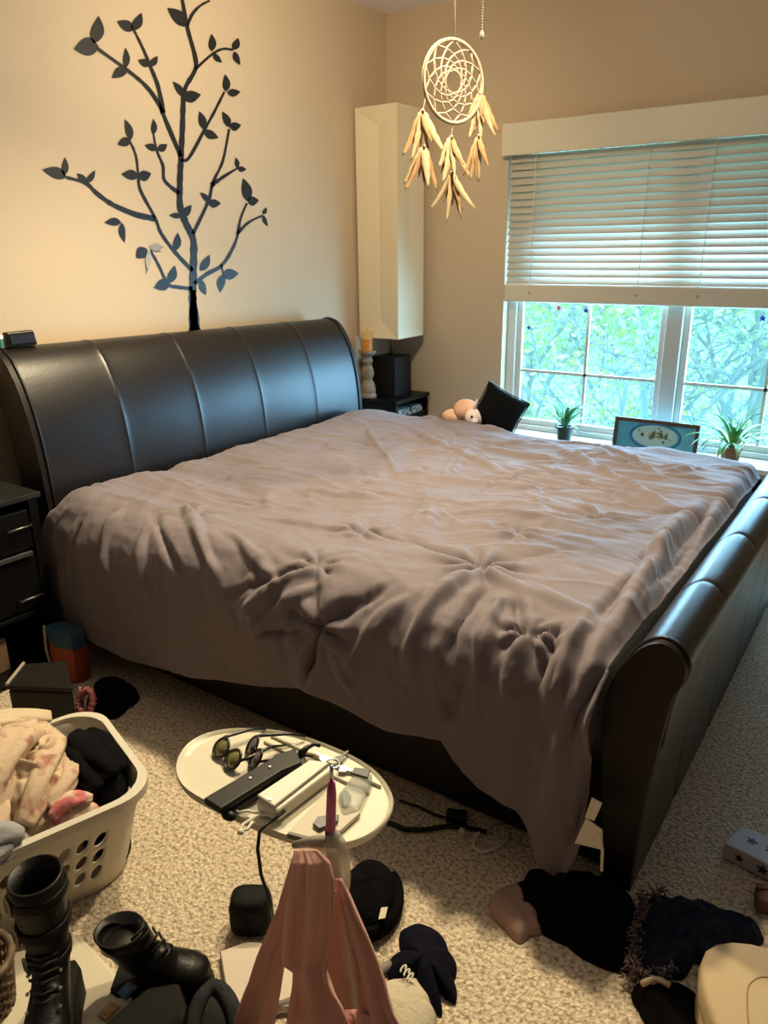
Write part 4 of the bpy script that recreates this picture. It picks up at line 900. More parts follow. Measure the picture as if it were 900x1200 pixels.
M_grey = mat('pale_grey_knit', (.32, .33, .36), .85, bump=.2, bscale=80)
M_pink = mat('pink_print', (.62, .16, .18), .85, (.70, .52, .42), 30, ramp=(.45, .6))
M_blk2 = mat('black_knit_top', (.005, .005, .0065), .95, bump=.3, bscale=80, spec=.08)
def ring_pts(cx, cy, rx, ry, rot=0, n=14):
    return [(cx + rx * math.cos(a) * math.cos(rot) - ry * math.sin(a) * math.sin(rot), cy + rx * math.cos(a) * math.sin(rot) + ry * math.sin(a) * math.cos(rot)) for a in np.linspace(0, 2 * PI, n + 1)[:-1]]
bheap('black_jumper', ring_pts(-.240, .0, .068, .178), .10, .225, M_blk2, 'black jumper bunched at the right-hand end of the laundry basket', 21, fs=10, folds=.9, depth=.2,
      rolls=[([(-.25, -.13, .29), (-.22, -.03, .325), (-.235, .10, .30)], .045, .8), ([(-.20, -.15, .285), (-.19, -.06, .32), (-.20, .03, .32)], .035, .8), ([(-.28, -.10, .28), (-.285, .02, .29), (-.27, .13, .28)], .03, .8)])
bheap('pink_shirt', ring_pts(-.135, -.185, .06, .03), .06, .26, M_pink, 'pink print shirt showing between the cream and black laundry', 22, fs=16,
      rolls=[([(-.18, -.19, .30), (-.13, -.185, .318), (-.08, -.20, .30)], .022, .8)])
bheap('floral_blouse', ring_pts(-.055, -.01, .135, .175), .13, .275, M_flor, 'cream blouse with brown floral print heaped at the top of the basket', 23, fs=9, folds=1.2, flat=3, depth=.24,
      rolls=[([(.06, -.15, .31), (.0, -.07, .385), (-.07, .02, .40), (-.12, .10, .37)], .055, .75), ([(-.02, -.19, .30), (-.09, -.10, .35), (-.14, .0, .355), (-.16, .10, .33)], .042, .75), ([(.08, -.04, .36), (.03, .05, .41), (-.04, .12, .40)], .045, .7), ([(-.08, -.16, .305), (-.15, -.11, .32), (-.19, -.02, .32)], .028, .8), ([(-.16, .03, .335), (-.13, .11, .36), (-.06, .17, .35)], .032, .8), ([(.04, -.19, .30), (.02, -.13, .335), (.05, -.06, .35)], .03, .8)])
bheap('grey_sweater', ring_pts(.10, -.205, .13, .05), .06, .27, M_grey, 'pale grey sweater at the front rim of the basket', 24, fs=9, folds=.8,
      rolls=[([(-.01, -.215, .30), (.08, -.21, .335), (.18, -.215, .31)], .035, .8), ([(.02, -.235, .295), (.10, -.245, .305), (.16, -.24, .295)], .025, .8)])
bheap('rust_lace_vest', ring_pts(.15, -.09, .075, .06), .12, .27, M_rust, 'rust brown lace vest at the left of the laundry pile', 25, fs=14, folds=.9, depth=.2,
      rolls=[([(.09, -.14, .33), (.13, -.08, .375), (.12, -.02, .36)], .035, .8)])
bheap('cream_pyjamas', ring_pts(.05, .14, .27, .085), .085, .29, M_crm, 'plain cream pyjamas draped over the back of the laundry pile', 26, fs=9, folds=.8, flat=5, depth=.22,
      rolls=[([(.26, .06, .36), (.14, .06, .41), (.02, .13, .40), (-.10, .19, .36)], .05, .7), ([(.27, .14, .34), (.12, .17, .385), (-.04, .205, .37), (-.19, .19, .335)], .042, .7), ([(.28, .0, .34), (.18, .0, .40), (.09, .03, .41)], .045, .75)])

# ---------------------------------------------------------------- behind the basket
lb_ = thing('storage_bin', (-2.35, 1.25, 0), 'dark brown lidded bin standing behind the laundry basket', 'bin')
M_bin = mat('dark_brown_bin', (.012, .009, .007), .55, spec=.25)
bp_ = [fl(u, v, .20) for u, v in ((8, 803), (28, 778), (76, 774), (84, 806))]
MB().prism(bp_, (0, 0, -.198), (0, 0, -.02)).build('bin_body', M_bin, lb_, bevel=.008)
cb = sum(bp_, Vector()) / 4
MB().prism([cb + (p - cb) * 1.04 for p in bp_], (0, 0, -.018), (0, 0, 0)).build('lid', M_bin, lb_, bevel=.006)
MB().tube([bp_[0] + Vector((0, 0, .004)), bp_[1] + Vector((0, 0, .004))], .006, 6).build('pale_edge', mat('edge_pale', (.4, .36, .3), .5), lb_)
tg = thing('tote_bag', (-2.52, 1.47, 0), 'orange tote bag with a blue top beside the black nightstand', 'bag')
tgx0, tgx1, tgy0, tgy1 = -2.625, -2.475, 1.43, 1.492
def tote(z0, z1, k0, k1):
    return MB().loft([[Vector((( tgx0 + tgx1) / 2 + (x - (tgx0 + tgx1) / 2) * k, y + .006 * math.sin(x * 60), z)) for x, y in ((tgx0, tgy0), ((tgx0 + tgx1) / 2, tgy0 - .012), (tgx1, tgy0), (tgx1 + .01, (tgy0 + tgy1) / 2), (tgx1, tgy1), (tgx0, tgy1), (tgx0 - .006, (tgy0 + tgy1) / 2))] for z, k in ((z0, k0), ((z0 + z1) / 2, (k0 + k1) / 2 + .02), (z1, k1))])
tote(.003, .150, .92, 1.02).build('orange_panel', mat('orange_cloth', (.42, .08, .012), .7, (.30, .03, .015), 9), tg, smooth=True, autos=True)
tote(.151, .215, 1.02, .98).build('blue_panel', mat('blue_cloth', (.03, .09, .14), .7), tg, smooth=True, autos=True)
MB().tube([(tgx0 - .012, tgy0 + .0, .005), (tgx0 - .022, tgy0 - .005, .11), (tgx0 - .018, tgy0, .212)], .006, 6).build('white_strap', mat('strap_white', (.5, .45, .4), .6), tg, smooth=True)
heap_obj('black_scarf', [(112, 838), (108, 815), (118, 800), (135, 794), (150, 806), (163, 821), (150, 832), (135, 843)], .045, M_blackc, 'black scarf crumpled on the carpet between the basket and the bed', 'clothes', 31, fs=11, folds=1.2)
hc = thing('hair_scrunchie', (-2.33, 1.36, 0), 'dusty pink ruffled scrunchie beside the black scarf', 'scrunchie')
M_scr = mat('dusty_rose', (.42, .13, .14), .7)
sc = fl(101, 822, .05); sc = Vector((sc.x, sc.y, .05)); pts = []; 
for k in range(48):
    a = 2 * PI * k / 48; pts.append(sc + Vector((.036 * math.cos(a), .030 * math.sin(a) * .6, .036 * math.sin(a) )) + Vector((0, 0, .002 * math.sin(a * 12))))
MB().tube(pts, [.013 + .004 * math.sin(k * 2.1) for k in range(48)], 10, closed=True).build('ruffle', M_scr, hc, smooth=True)
MB().tube([sc + Vector((-.03, 0, -.02)), sc + Vector((-.05, .01, .0)), sc + Vector((-.056, .02, .035))], .008, 7).build('tail', mat('rose_tail', (.45, .22, .22), .7), hc, smooth=True)

# ---------------------------------------------------------------- boots, board, slipper, box
bd = thing('shelf_board', (-1.3, .48, 0), 'white board lying flat on the carpet under the black boots', 'board')
wbm = mat('white_board', (.74, .68, .52), .5)
bpts = [fl(u, v, .03) for u, v in ((88, 1098), (156, 1168), (110, 1260), (-60, 1260), (-120, 1150))]
MB().prism(bpts, (0, 0, -.026), (0, 0, 0)).build('board_panel', wbm, bd, bevel=.003)
MB().tube([bpts[0] + Vector((0, 0, -.013)), bpts[1] + Vector((0, 0, -.013))], .0135, 8).build('edge_band', wbm, bd, smooth=True)

def boot(name, lab, base, rz, hgt, L, wsh, plat, strap, lean=0):
    t = thing(name, base, lab, 'boot', 'black boots'); Mx = Matrix.Translation(base) @ Matrix.Rotation(rz, 4, 'Z')
    # local: toe +x, heel at x=0
    def ring(c, ax, rx, ry, n=28):
        ax = Vector(ax).normalized(); sd = Vector((0, 1, 0)); fw = sd.cross(ax)
        return [Mx @ (Vector(c) + fw * rx * math.cos(a) + sd * ry * math.sin(a)) for a in np.linspace(0, 2 * PI, n + 1)[:-1]]
    w = wsh; z = plat
    def ln(zz): return lean * max(0, zz - z - .08)
    R = []
    for zz, rx, ry, x in ((hgt, w * 1.02, w * .95, .062), (hgt * .85 + z * .15, w * 1.0, w * .92, .060), (hgt * .6 + z * .4, w * .95, w * .85, .058), (z + .125, w * .86, w * .70, .056), (z + .095, w * .86, w * .68, .058)):
        R.append(ring((x - ln(zz), 0, zz), (0, 0, -1), rx, ry))
    R.append(ring((.072, 0, z + .070), (.35, 0, -1), w * 1.05, .036))
    R.append(ring((.098, 0, z + .052), (1, 0, -1), w * .98, .038))
    R.append(ring((L * .52, 0, z + .040), (1, 0, -.45), .044, .041))
    R.append(ring((L * .68, 0, z + .032), (1, 0, -.12), .034, .046))
    R.append(ring((L * .82, 0, z + .028), (1, 0, 0), .029, .045))
    R.append(ring((L * .93, 0, z + .025), (1, 0, 0), .024, .034))
    R.append(ring((L * .985, 0, z + .021), (1, 0, 0), .016, .018))
    R.append(ring((L, 0, z + .019), (1, 0, 0), .004, .004))
    # inside of the shaft
    Rin = [ring((.062 - ln(hgt), 0, zz), (0, 0, -1), w * k, w * k * .93) for zz, k in ((z + .12, .70), (hgt * .8, .86), (hgt + .002, .93))]
    MB().loft(Rin + R).build('upper', M_boot, t, smooth=True)
    # sole
    out = []
    for q in np.linspace(0, 1, 25): 
        x = -.005 + (L + .012) * q; out.append((x, (.035 + .014 * math.sin(PI * min(1, q * 1.05)) + .006 * math.cos(q * 9)) * (1 if q < .8 else math.sqrt(max(.0, 1 - ((q - .8) / .2) ** 2)) * .95 + .05) * (1 if q > .08 else .75 + 3.1 * q)))
    poly = [(x, y) for x, y in out] + [(x, -y) for x, y in out[::-1]]
    if plat > .04:
        rs = [[Mx @ Vector((x, y * k, zz)) for x, y in poly] for zz, k in ((.003, .96), (.01, 1.03), (z * .6, 1.0), (z + .004, 1.0), (z + .012, .9))]
        MB().loft(rs).build('sole', M_rubber, t, smooth=True, autos=True)
    else:
        rs = [[Mx @ Vector((x, y * k, zz)) for x, y in poly] for zz, k in ((.003, 1), (z, 1.03), (z + .008, .95))]
        MB().loft(rs).build('sole', M_rubber, t, smooth=True, autos=True)
    # laces or straps
    M_lace = mat('black_lace', (.016, .016, .016), .6)
    if strap:
        for zz in strap:
            xx = .058 - ln(zz); kx = float(np.interp(zz, (z + .10, z + .125, hgt * .6 + z * .4, hgt), (.86, .86, .95, 1.02))); ky = float(np.interp(zz, (z + .10, z + .125, hgt * .6 + z * .4, hgt), (.68, .70, .85, .95)))
            MB().tube([Mx @ Vector((xx + (w * kx + .003) * math.cos(a), (w * ky + .003) * math.sin(a), zz + .004 * math.cos(a))) for a in np.linspace(0, 2 * PI, 33)[:-1]], .0035, 8, closed=True, sq=3.6).build('strap', M_rubber, t, smooth=True)
            c = Mx @ Vector((xx + (w * kx + .006) * .55, -(w * ky + .008) * .84, zz)); a = Vector((.6, -.8, 0))
            MB().box(c, (.026, .006, .030), (Matrix.Rotation(rz + .6, 3, 'Z'))).build('buckle', mat('gunmetal', (.22, .2, .19), .3, metal=1), t, bevel=.002)
    m = MB(); pts = []
    for k in range(6):
        q = k / 5; x = .058 + w * .86 + q * (L * .56 - .058 - w * .86) + .004; zz = z + .15 * (1 - q) + .078 * q + (.006 if k in (1, 2, 3) else 0)
        x2 = x + (.004 if q < .5 else .004) - ln(zz) * (1 - q)
        m.tube([Mx @ Vector((x2 - .016, -.028, zz)), Mx @ Vector((x2 + .002, 0, zz + .004)), Mx @ Vector((x2 - .016, .028, zz - .004))], .0032, 6)
    m.build('laces', M_lace, t, smooth=True)
    e = MB()
    for k in range(3 if lean < .2 else 0):
        for s in (-1, 1): e.ball(Mx @ Vector((.058 + w * .86 + .008 + k * .022 - ln(z + .12) * (1 - k * .4), s * .031, z + .118 - k * .022)), .004, 8)
    if e.v: e.build('eyelet', M_metal, t, smooth=True)
    return t
boot('boot', 'black lace-up ankle boot with its toe pointing at the charcoal slipper', Vector((-1.250, .700, 0)), math.radians(35), .180, .215, .054, .03, None, .55)
boot('boot', 'tall black buckled platform boot standing on the white board', Vector((-1.315, .615, .031)), math.radians(-42), .385, .25, .056, .075, (.345, .27, .19), .05)

sp = thing('slipper', (-1.03, .78, 0), 'dark grey open slipper with a padded rim near the pink robe', 'slipper')
M_slip = mat('charcoal_felt', (.035, .037, .042), .95, spec=.1, bump=.4, bscale=120)
sc_ = Vector((-.972, .738, 0)); Rz = Matrix.Rotation(math.radians(-40), 3, 'Z')
def sl_pt(x, y, z): return Rz @ Vector((x, y, z)) + Vector((sc_.x, sc_.y, 0))
so_ = [(.118 * math.cos(a), .052 * math.sin(a) * (1 + .12 * math.cos(a))) for a in np.linspace(0, 2 * PI, 41)[:-1]]
MB().loft([[sl_pt(x * k, y * k, z) for x, y in so_] for z, k in ((.003, .96), (.012, 1.02), (.022, 1.0), (.024, .9))]).build('sole', M_rubber, sp, smooth=True, autos=True)
MB().tube([sl_pt(.108 * math.cos(a), .046 * math.sin(a) * (1 + .12 * math.cos(a)), .045 + .012 * math.cos(a)) for a in np.linspace(0, 2 * PI, 41)[:-1]], .017, 10, closed=True).build('padded_rim', M_slip, sp, smooth=True)
MB().loft([[sl_pt(x * k, y * k, z) for x, y in so_] for z, k in ((.0245, .95), (.03, .97), (.033, .5), (.033, .02))]).build('footbed', mat('slipper_inside', (.012, .012, .014), .9), sp, smooth=True)
bx2 = thing('shoe_box', (-1.1, .68, 0), 'flat black box with a lid in front of the lace-up boot', 'box')
z1 = .085; bq = [fl(u, v, z1) for u, v in ((112, 1208), (172, 1156), (210, 1150), (220, 1178), (212, 1215), (150, 1250))]
cq = sum(bq, Vector()) / len(bq); M_obox = mat('olive_black_box', (.011, .010, .008), .6, spec=.2)
MB().prism([cq + (p - cq) * .97 for p in bq], (0, 0, -.082), (0, 0, -.03)).build('box_body', M_obox, bx2, bevel=.006)
MB().prism(bq, (0, 0, -.029), (0, 0, 0)).build('lid', M_obox, bx2, bevel=.008, seg=3)
def card(name, px, m, lab, thick=.004, z=.035, tilt=None):
    t = thing(name, fl(*px[0], z), lab, 'card', 'cards beside the black box'); pts = [fl(u, v, z) for u, v in px]
    MB().prism(pts, (0, 0, 0), (0, 0, thick)).build('card_face', m, t); c = sum(pts, Vector()) / len(pts)
    MB().prism([c + (p - c) * .5 for p in pts], (0, 0, thick), (0, 0, thick + .0008)).build('card_print', mat(name + '_print' + lab[:4], (.10, .26, .52) if 'blue' in lab else (.62, .36, .14), .5), t)
card('playing_card', [(137, 1165), (150, 1152), (162, 1157), (148, 1172)], mat('card_blue', (.03, .12, .36), .4), 'blue card lying on the white board by the black box')
card('playing_card', [(114, 1190), (130, 1175), (142, 1180), (124, 1196)], mat('card_orange', (.45, .17, .05), .4, (.6, .5, .35), 60), 'orange patterned card lying nearest the bottom of the photo')
# wicker basket sliver at the left edge
wk = thing('wicker_basket', (-1.50, .60, 0), 'brown woven wicker basket cut off by the left frame edge', 'basket')
wc = Vector((-1.440, .490, 0)); M_wick = mat('brown_wicker', (.20, .13, .08), .6, (.09, .055, .03), 50); m = MB()
for k in range(16):
    for d in (-1, 1):
        m.tube([Vector((wc.x + (.062 + .016 * z) * math.cos(2 * PI * k / 16 + d * z * 2.2), wc.y + (.062 + .016 * z) * math.sin(2 * PI * k / 16 + d * z * 2.2), .01 + z * .15)) for z in np.linspace(0, 1, 8)], .005, 5)
m.build('woven_wall', M_wick, wk, smooth=True)
MB().tube([Vector((wc.x + .079 * math.cos(a), wc.y + .079 * math.sin(a), .162)) for a in np.linspace(0, 2 * PI, 33)[:-1]], .009, 8, closed=True).build('rim', M_wick, wk, smooth=True)
MB().lathe((wc.x, wc.y, .003), [(.001, 0), (.062, 0), (.062, .01), (.001, .01)], 24).build('base', M_wick, wk)

# ---------------------------------------------------------------- dreamcatcher and pull chain
def dreamcatcher():
    c = at(531.5, 96, 0, -1.42); t = thing('dreamcatcher', c, 'round cream dreamcatcher with tan feathers hanging before the window wall', 'dreamcatcher')
    fwd = Vector((c.x, c.y, 0)).normalized(); sidev = Vector((-fwd.y, fwd.x, 0)) * -1; ang = math.radians(38); ex = (sidev * math.cos(ang) + fwd * math.sin(ang)).normalized(); ez = Vector((0, 0, 1)); R = .122
    Q = lambda x, z, d=0: c + ex * x + ez * z + fwd * d
    M_cord = mat('cream_cord', (.36, .28, .21), .8, bump=.3, bscale=200)
    MB().tube([Q(R * math.cos(a), R * math.sin(a)) for a in np.linspace(0, 2 * PI, 65)[:-1]], .0065, 8, closed=True).build('hoop', M_cord, t, smooth=True)
    w = MB(); n = 10; r0 = R; off = PI / 2
    pts = [(R * math.cos(off + 2 * PI * k / n), R * math.sin(off + 2 * PI * k / n)) for k in range(n)]
    for lay in range(6):
        nx = []
        for k in range(n):
            a, b = pts[k], pts[(k + 1) % n]; mx, mz = (a[0] + b[0]) / 2 * .85, (a[1] + b[1]) / 2 * .85
            w.tube([Q(*a), Q((a[0] * .5 + mx * .5) * 1.0, (a[1] * .5 + mz * .5) * 1.0), Q(mx, mz), Q((b[0] * .5 + mx * .5), (b[1] * .5 + mz * .5)), Q(*b)], .0031, 5); nx.append((mx, mz))
        pts = nx
    w.tube([Q(*p) for p in pts], .0030, 5, closed=True)
    w.build('web', M_cord, t, smooth=True)
    top = Q(0, R)
    MB().tube([top, top + Vector((.0, 0, .15)), Vector((c.x, c.y, 2.64))], .0035, 6).build('hanging_cord', M_cord, t, smooth=True)
    M_f1 = mat('tan_feather', (.40, .25, .12), .8, (.26, .11, .04), 14, ramp=(.45, .7)); M_f2 = mat('cream_feather', (.46, .35, .21), .8); rnd = random.Random(5)
    # strings with beads and feathers: (x at the hoop, z start, list of cluster drops)
    for x0, z0, ends in ((-.112, -.05, [(-.125, -.045 - .05), (-.120, -.20)]), (0, -R, [(-.005, -.165), (.0, -.275)]), (.112, -.045, [(.118, -.025), (.112, -.155)])):
        last = ends[-1]; MB().tube([Q(x0, z0), Q(ends[0][0], ends[0][1]), Q(last[0], last[1])], .0018, 5).build('string', M_cord, t)
        for bx, bz in ends:
            MB().ball(Q(bx, bz), .0075, 8).build('bead', mat('wood_bead', (.32, .20, .12), .5), t, smooth=True)
            for k in range(7):
                L = rnd.uniform(.095, .165); a = -PI / 2 + (k - 3) * .15 + rnd.uniform(-.1, .1); crv = rnd.uniform(-.25, .25) + (k - 3) * .16; wid = rnd.uniform(.010, .017); dd = rnd.uniform(-.02, .02); p = Vector((bx, bz)); G = []; st = L / 10
                for i in range(11):
                    q = i / 10; d = Vector((math.cos(a + crv * q), math.sin(a + crv * q))); nn = Vector((-d.y, d.x)); ww = wid * ((1.25 - .85 * q) if q > .08 else .5) * (math.sin(PI * min(1, q * .93 + .07)) ** .6) * (1 + .13 * math.sin(i * 2.3 + k)) + .0006
                    G.append([Q(*(p + nn * ww), dd * q + .002), Q(*p, dd * q + .006 * q), Q(*(p - nn * ww), dd * q - .002)]); p = p + d * st
                MB().grid(G).build('feather', M_f1 if (k + int(bx * 100)) % 2 else M_f2, t, smooth=True, solid=.0006)
    return c
dreamcatcher()
pcx = thing('pull_chain', at(565, 40, 0, -1.36), 'thin beaded pull chain with a dark fob right of the dreamcatcher', 'pull chain')
q = at(565, 36, 0, -1.36); tp_ = Vector((q.x, q.y, 2.64)); m = MB()
nb_ = 46
for k in range(nb_): m.ball(q.lerp(tp_, k / nb_), .0032, 6)
m.tube([q, tp_], .0014, 5); m.build('bead_chain', mat('pale_chain', (.30, .27, .22), .5), pcx, smooth=True)
MB().lathe(q + Vector((0, 0, -.026)), [(.001, 0), (.006, .002), (.0085, .010), (.007, .02), (.003, .028), (.001, .028)], 12).build('fob', mat('fob_grey', (.22, .18, .15), .4), pcx, smooth=True)
# ceiling fixture the chain and the dreamcatcher hang from
fx = thing('ceiling_fan', (-1.40, 2.42, H), 'ceiling fan over the bed from which the dreamcatcher hangs', 'ceiling fan')
FXc = Vector((-1.40, 2.50, 0)); M_fan = mat('fan_white', (.6, .57, .5), .4)
MB().lathe((FXc.x, FXc.y, 2.93), [(.001, .069), (.07, .069), (.06, .02), (.02, 0), (.001, 0)], 20).build('canopy', M_fan, fx, smooth=True, autos=True)
MB().lathe((FXc.x, FXc.y, 2.66), [(.001, 0), (.06, 0), (.085, .02), (.10, .09), (.09, .15), (.05, .19), (.016, .2), (.016, .27), (.001, .27)], 24).build('motor_housing', M_fan, fx, smooth=True, autos=True)

# ---------------------------------------------------------------- window sill things
M_fr = mat('dark_wood_frame', (.10, .045, .02), .4)
pf = thing('picture_frame', (-1.19, 4.5, WZ0), 'wood framed blue picture leaning against the window', 'picture')
tl = math.radians(8); Rt = Matrix.Rotation(-tl, 3, 'X'); o0 = Vector((-1.19, 4.475, WZ0 + .004))
def fpt(x, z, d=0): return o0 + Rt @ Vector((x, d, z))
FW, FH = .245, .195; fm = MB()
for (xa, xb, za, zb_) in ((-FW, FW, 0, .022), (-FW, FW, FH - .022, FH), (-FW, -FW + .022, .022, FH - .022), (FW - .022, FW, .022, FH - .022)):
    fm.prism([fpt(xa, za), fpt(xb, za), fpt(xb, zb_), fpt(xa, zb_)], Rt @ Vector((0, 0, 0)), Rt @ Vector((0, .018, 0)))
fm.build('frame', M_fr, pf, bevel=.003)
MB().prism([fpt(-FW + .02, .02, .008), fpt(FW - .02, .02, .008), fpt(FW - .02, FH - .02, .008), fpt(-FW + .02, FH - .02, .008)], Vector((0, 0, 0)), Rt @ Vector((0, .006, 0))).build('mount', mat('aqua_print', (.07, .33, .50), .35, (.16, .52, .66), 9), pf)
el = MB(); el.tube([fpt(.145 * math.cos(a), .10 + .075 * math.sin(a), .0055) for a in np.linspace(0, 2 * PI, 41)[:-1]], .006, 6, closed=True); el.build('oval_border', mat('blue_border', (.02, .20, .42), .4), pf, smooth=True)
MB().prism([fpt(.13 * math.cos(a), .10 + .064 * math.sin(a), .0065) for a in np.linspace(0, 2 * PI, 37)[:-1]], Vector((0, 0, 0)), Rt @ Vector((0, .0012, 0))).build('oval_print', mat('pale_print_oval', (.40, .66, .70), .4), pf)
fl_ = MB(); rnd = random.Random(8)
for k in range(26):
    x, z = rnd.gauss(0, .05), .105 + rnd.gauss(0, .018); r = rnd.uniform(.007, .015); fl_.prism([fpt(x + r * math.cos(a) * (1 + .3 * math.sin(3 * a + k)), z + r * math.sin(a), .0045) for a in np.linspace(0, 2 * PI, 9)[:-1]], Vector((0, 0, 0)), Rt @ Vector((0, .0015, 0)))
fl_.build('printed_blooms', mat('bloom_print', (.62, .66, .50), .4, (.10, .18, .06), 45, ramp=(.45, .55)), pf)

def plant(name, lab, x, y, z, n, L, seed, col, col2, potc, up=.9):
    t = thing(name, (x, y, z), lab, 'plant'); rnd = random.Random(seed)
    MB().lathe((x, y, z), [(.001, .002), (.040, .002), (.052, .085), (.056, .09), (.056, .10), (.046, .10), (.045, .09), (.001, .088)], 20).build('pot', potc, t, smooth=True, autos=True)
    m = MB()
    for k in range(n):
        a = rnd.uniform(0, 2 * PI); l = L * rnd.uniform(.6, 1.1); el = rnd.uniform(.5, 1.45) * up; w = rnd.uniform(.011, .020); p = Vector((x, y, z + .088)); st = l / 9; G = []
        d2 = Vector((math.cos(a), math.sin(a), 0))
        if y + d2.y * l > 4.64: d2.y *= .25
        for i in range(10):
            q = i / 9; e = el - 2.0 * q * q * (1.1 - el * .35); d = (d2 * math.cos(e) + Vector((0, 0, math.sin(e)))); sd = Vector((-d2.y, d2.x, 0)); ww = w * math.sin(PI * (q * .88 + .1)) ** .7
            G.append([p + sd * ww, p + Vector((0, 0, -.003)), p - sd * ww]); p = p + d * st
        m.grid(G)
    m.build('leaves', mat(name + lab[:8] + '_leaf', col, .45, col2, 18), t, smooth=True, solid=.0008)
    return t
potw = mat('terracotta_pot', (.35, .16, .09), .7); potd = mat('dark_glazed_pot', (.02, .05, .045), .3)
plant('potted_plant', 'small leafy green plant on the sill behind the far pillow edge', -1.745, 4.49, WZ0 + .003, 24, .25, 4, (.05, .22, .10), (.16, .36, .14), potd)
plant('spider_plant', 'bushy spider plant with arching leaves on the sill right of the picture', -.76, 4.48, WZ0 + .003, 34, .30, 5, (.06, .25, .07), (.28, .42, .10), potw, 1.0)

# pillow and plush beyond the bed
pi = thing('throw_pillow', (-1.86, 3.66, .6), 'black throw pillow propped at the far edge of the bed by the window', 'pillow')
def pillow(c, w, h, d, R):
    G = []; n = 24; V = []
    for side in (1, -1):
        Gs = []
        for i in range(n + 1):
            r = []
            for j in range(n + 1):
                a, b = i / n * 2 - 1, j / n * 2 - 1; f = (1 - a ** 4) * (1 - b ** 4); pin = 1 - .10 * (1 - abs(a)) * abs(b) ** 2 - 0
                x = a * w / 2 * (1 - .07 * (1 - b * b) * 0 - .05 * b * b * 0) ; z = b * h / 2
                x *= 1 - .09 * (1 - b * b) * a * a; z *= 1 - .09 * (1 - a * a) * b * b
                r.append(Vector(c) + R @ Vector((x, side * d / 2 * max(0, f) ** .55, z)))
            Gs.append(r)
        G.append(Gs)
    m = MB(); m.grid(G[0]); m.grid(G[1]); return m
Rp = Matrix.Rotation(math.radians(35), 3, 'Z') @ Matrix.Rotation(math.radians(-18), 3, 'X') @ Matrix.Rotation(math.radians(30), 3, 'Y')
po = pillow((-1.86, 3.79, .735), .26, .24, .12, Rp).build('pillow_cover', M_blackc, pi, smooth=True)
MB().tube([Vector((-1.86, 3.79, .735)) + Rp @ Vector((x * .130, 0, z * .120)) for x, z in ((-1, -1), (-.95, 0), (-1, 1), (0, .95), (1, 1), (.95, 0), (1, -1), (0, -.95))], .004, 6, closed=True).build('piping', M_blackp, pi)
pz = thing('plush_toy', (-2.03, 3.72, .6), 'pink and white plush animal with a dark eye lying beside the black pillow', 'plush toy')
M_pl = mat('pink_plush', (.66, .36, .24), .95, (.74, .52, .42), 14, bump=.4, bscale=80); M_plw = mat('white_plush', (.70, .60, .60), .95, bump=.4, bscale=80)
hd_ = at(556, 489, 1, 3.70)
MB().ball(hd_, (.055, .05, .05), 18).build('head', M_plw, pz, smooth=True)
MB().ball(hd_ + Vector((-.07, .03, .03)), (.075, .06, .06), 18).ball(hd_ + Vector((-.15, .03, -.015)), (.07, .05, .04), 16).build('body', M_pl, pz, smooth=True)
MB().tube([hd_ + Vector((.0, .0, .035)), hd_ + Vector((.006, .0, .075)), hd_ + Vector((.012, .005, .105))], [.022, .018, .003], 10, sq=.5).build('ear', M_plw, pz, smooth=True)
MB().tube([hd_ + Vector((-.04, .0, .035)), hd_ + Vector((-.05, .0, .065)), hd_ + Vector((-.045, .005, .085))], [.02, .015, .003], 10, sq=.5).build('ear', M_pl, pz, smooth=True)
ed = (Vector((0, 0, 1.6)) - hd_).normalized()
MB().ball(hd_ + Vector((.008, -.046, .012)), .008, 10).build('eye', M_blackp, pz, smooth=True)
MB().ball(hd_ + Vector((.022, -.040, -.012)), (.022, .016, .016), 12).build('muzzle', M_plw, pz, smooth=True)

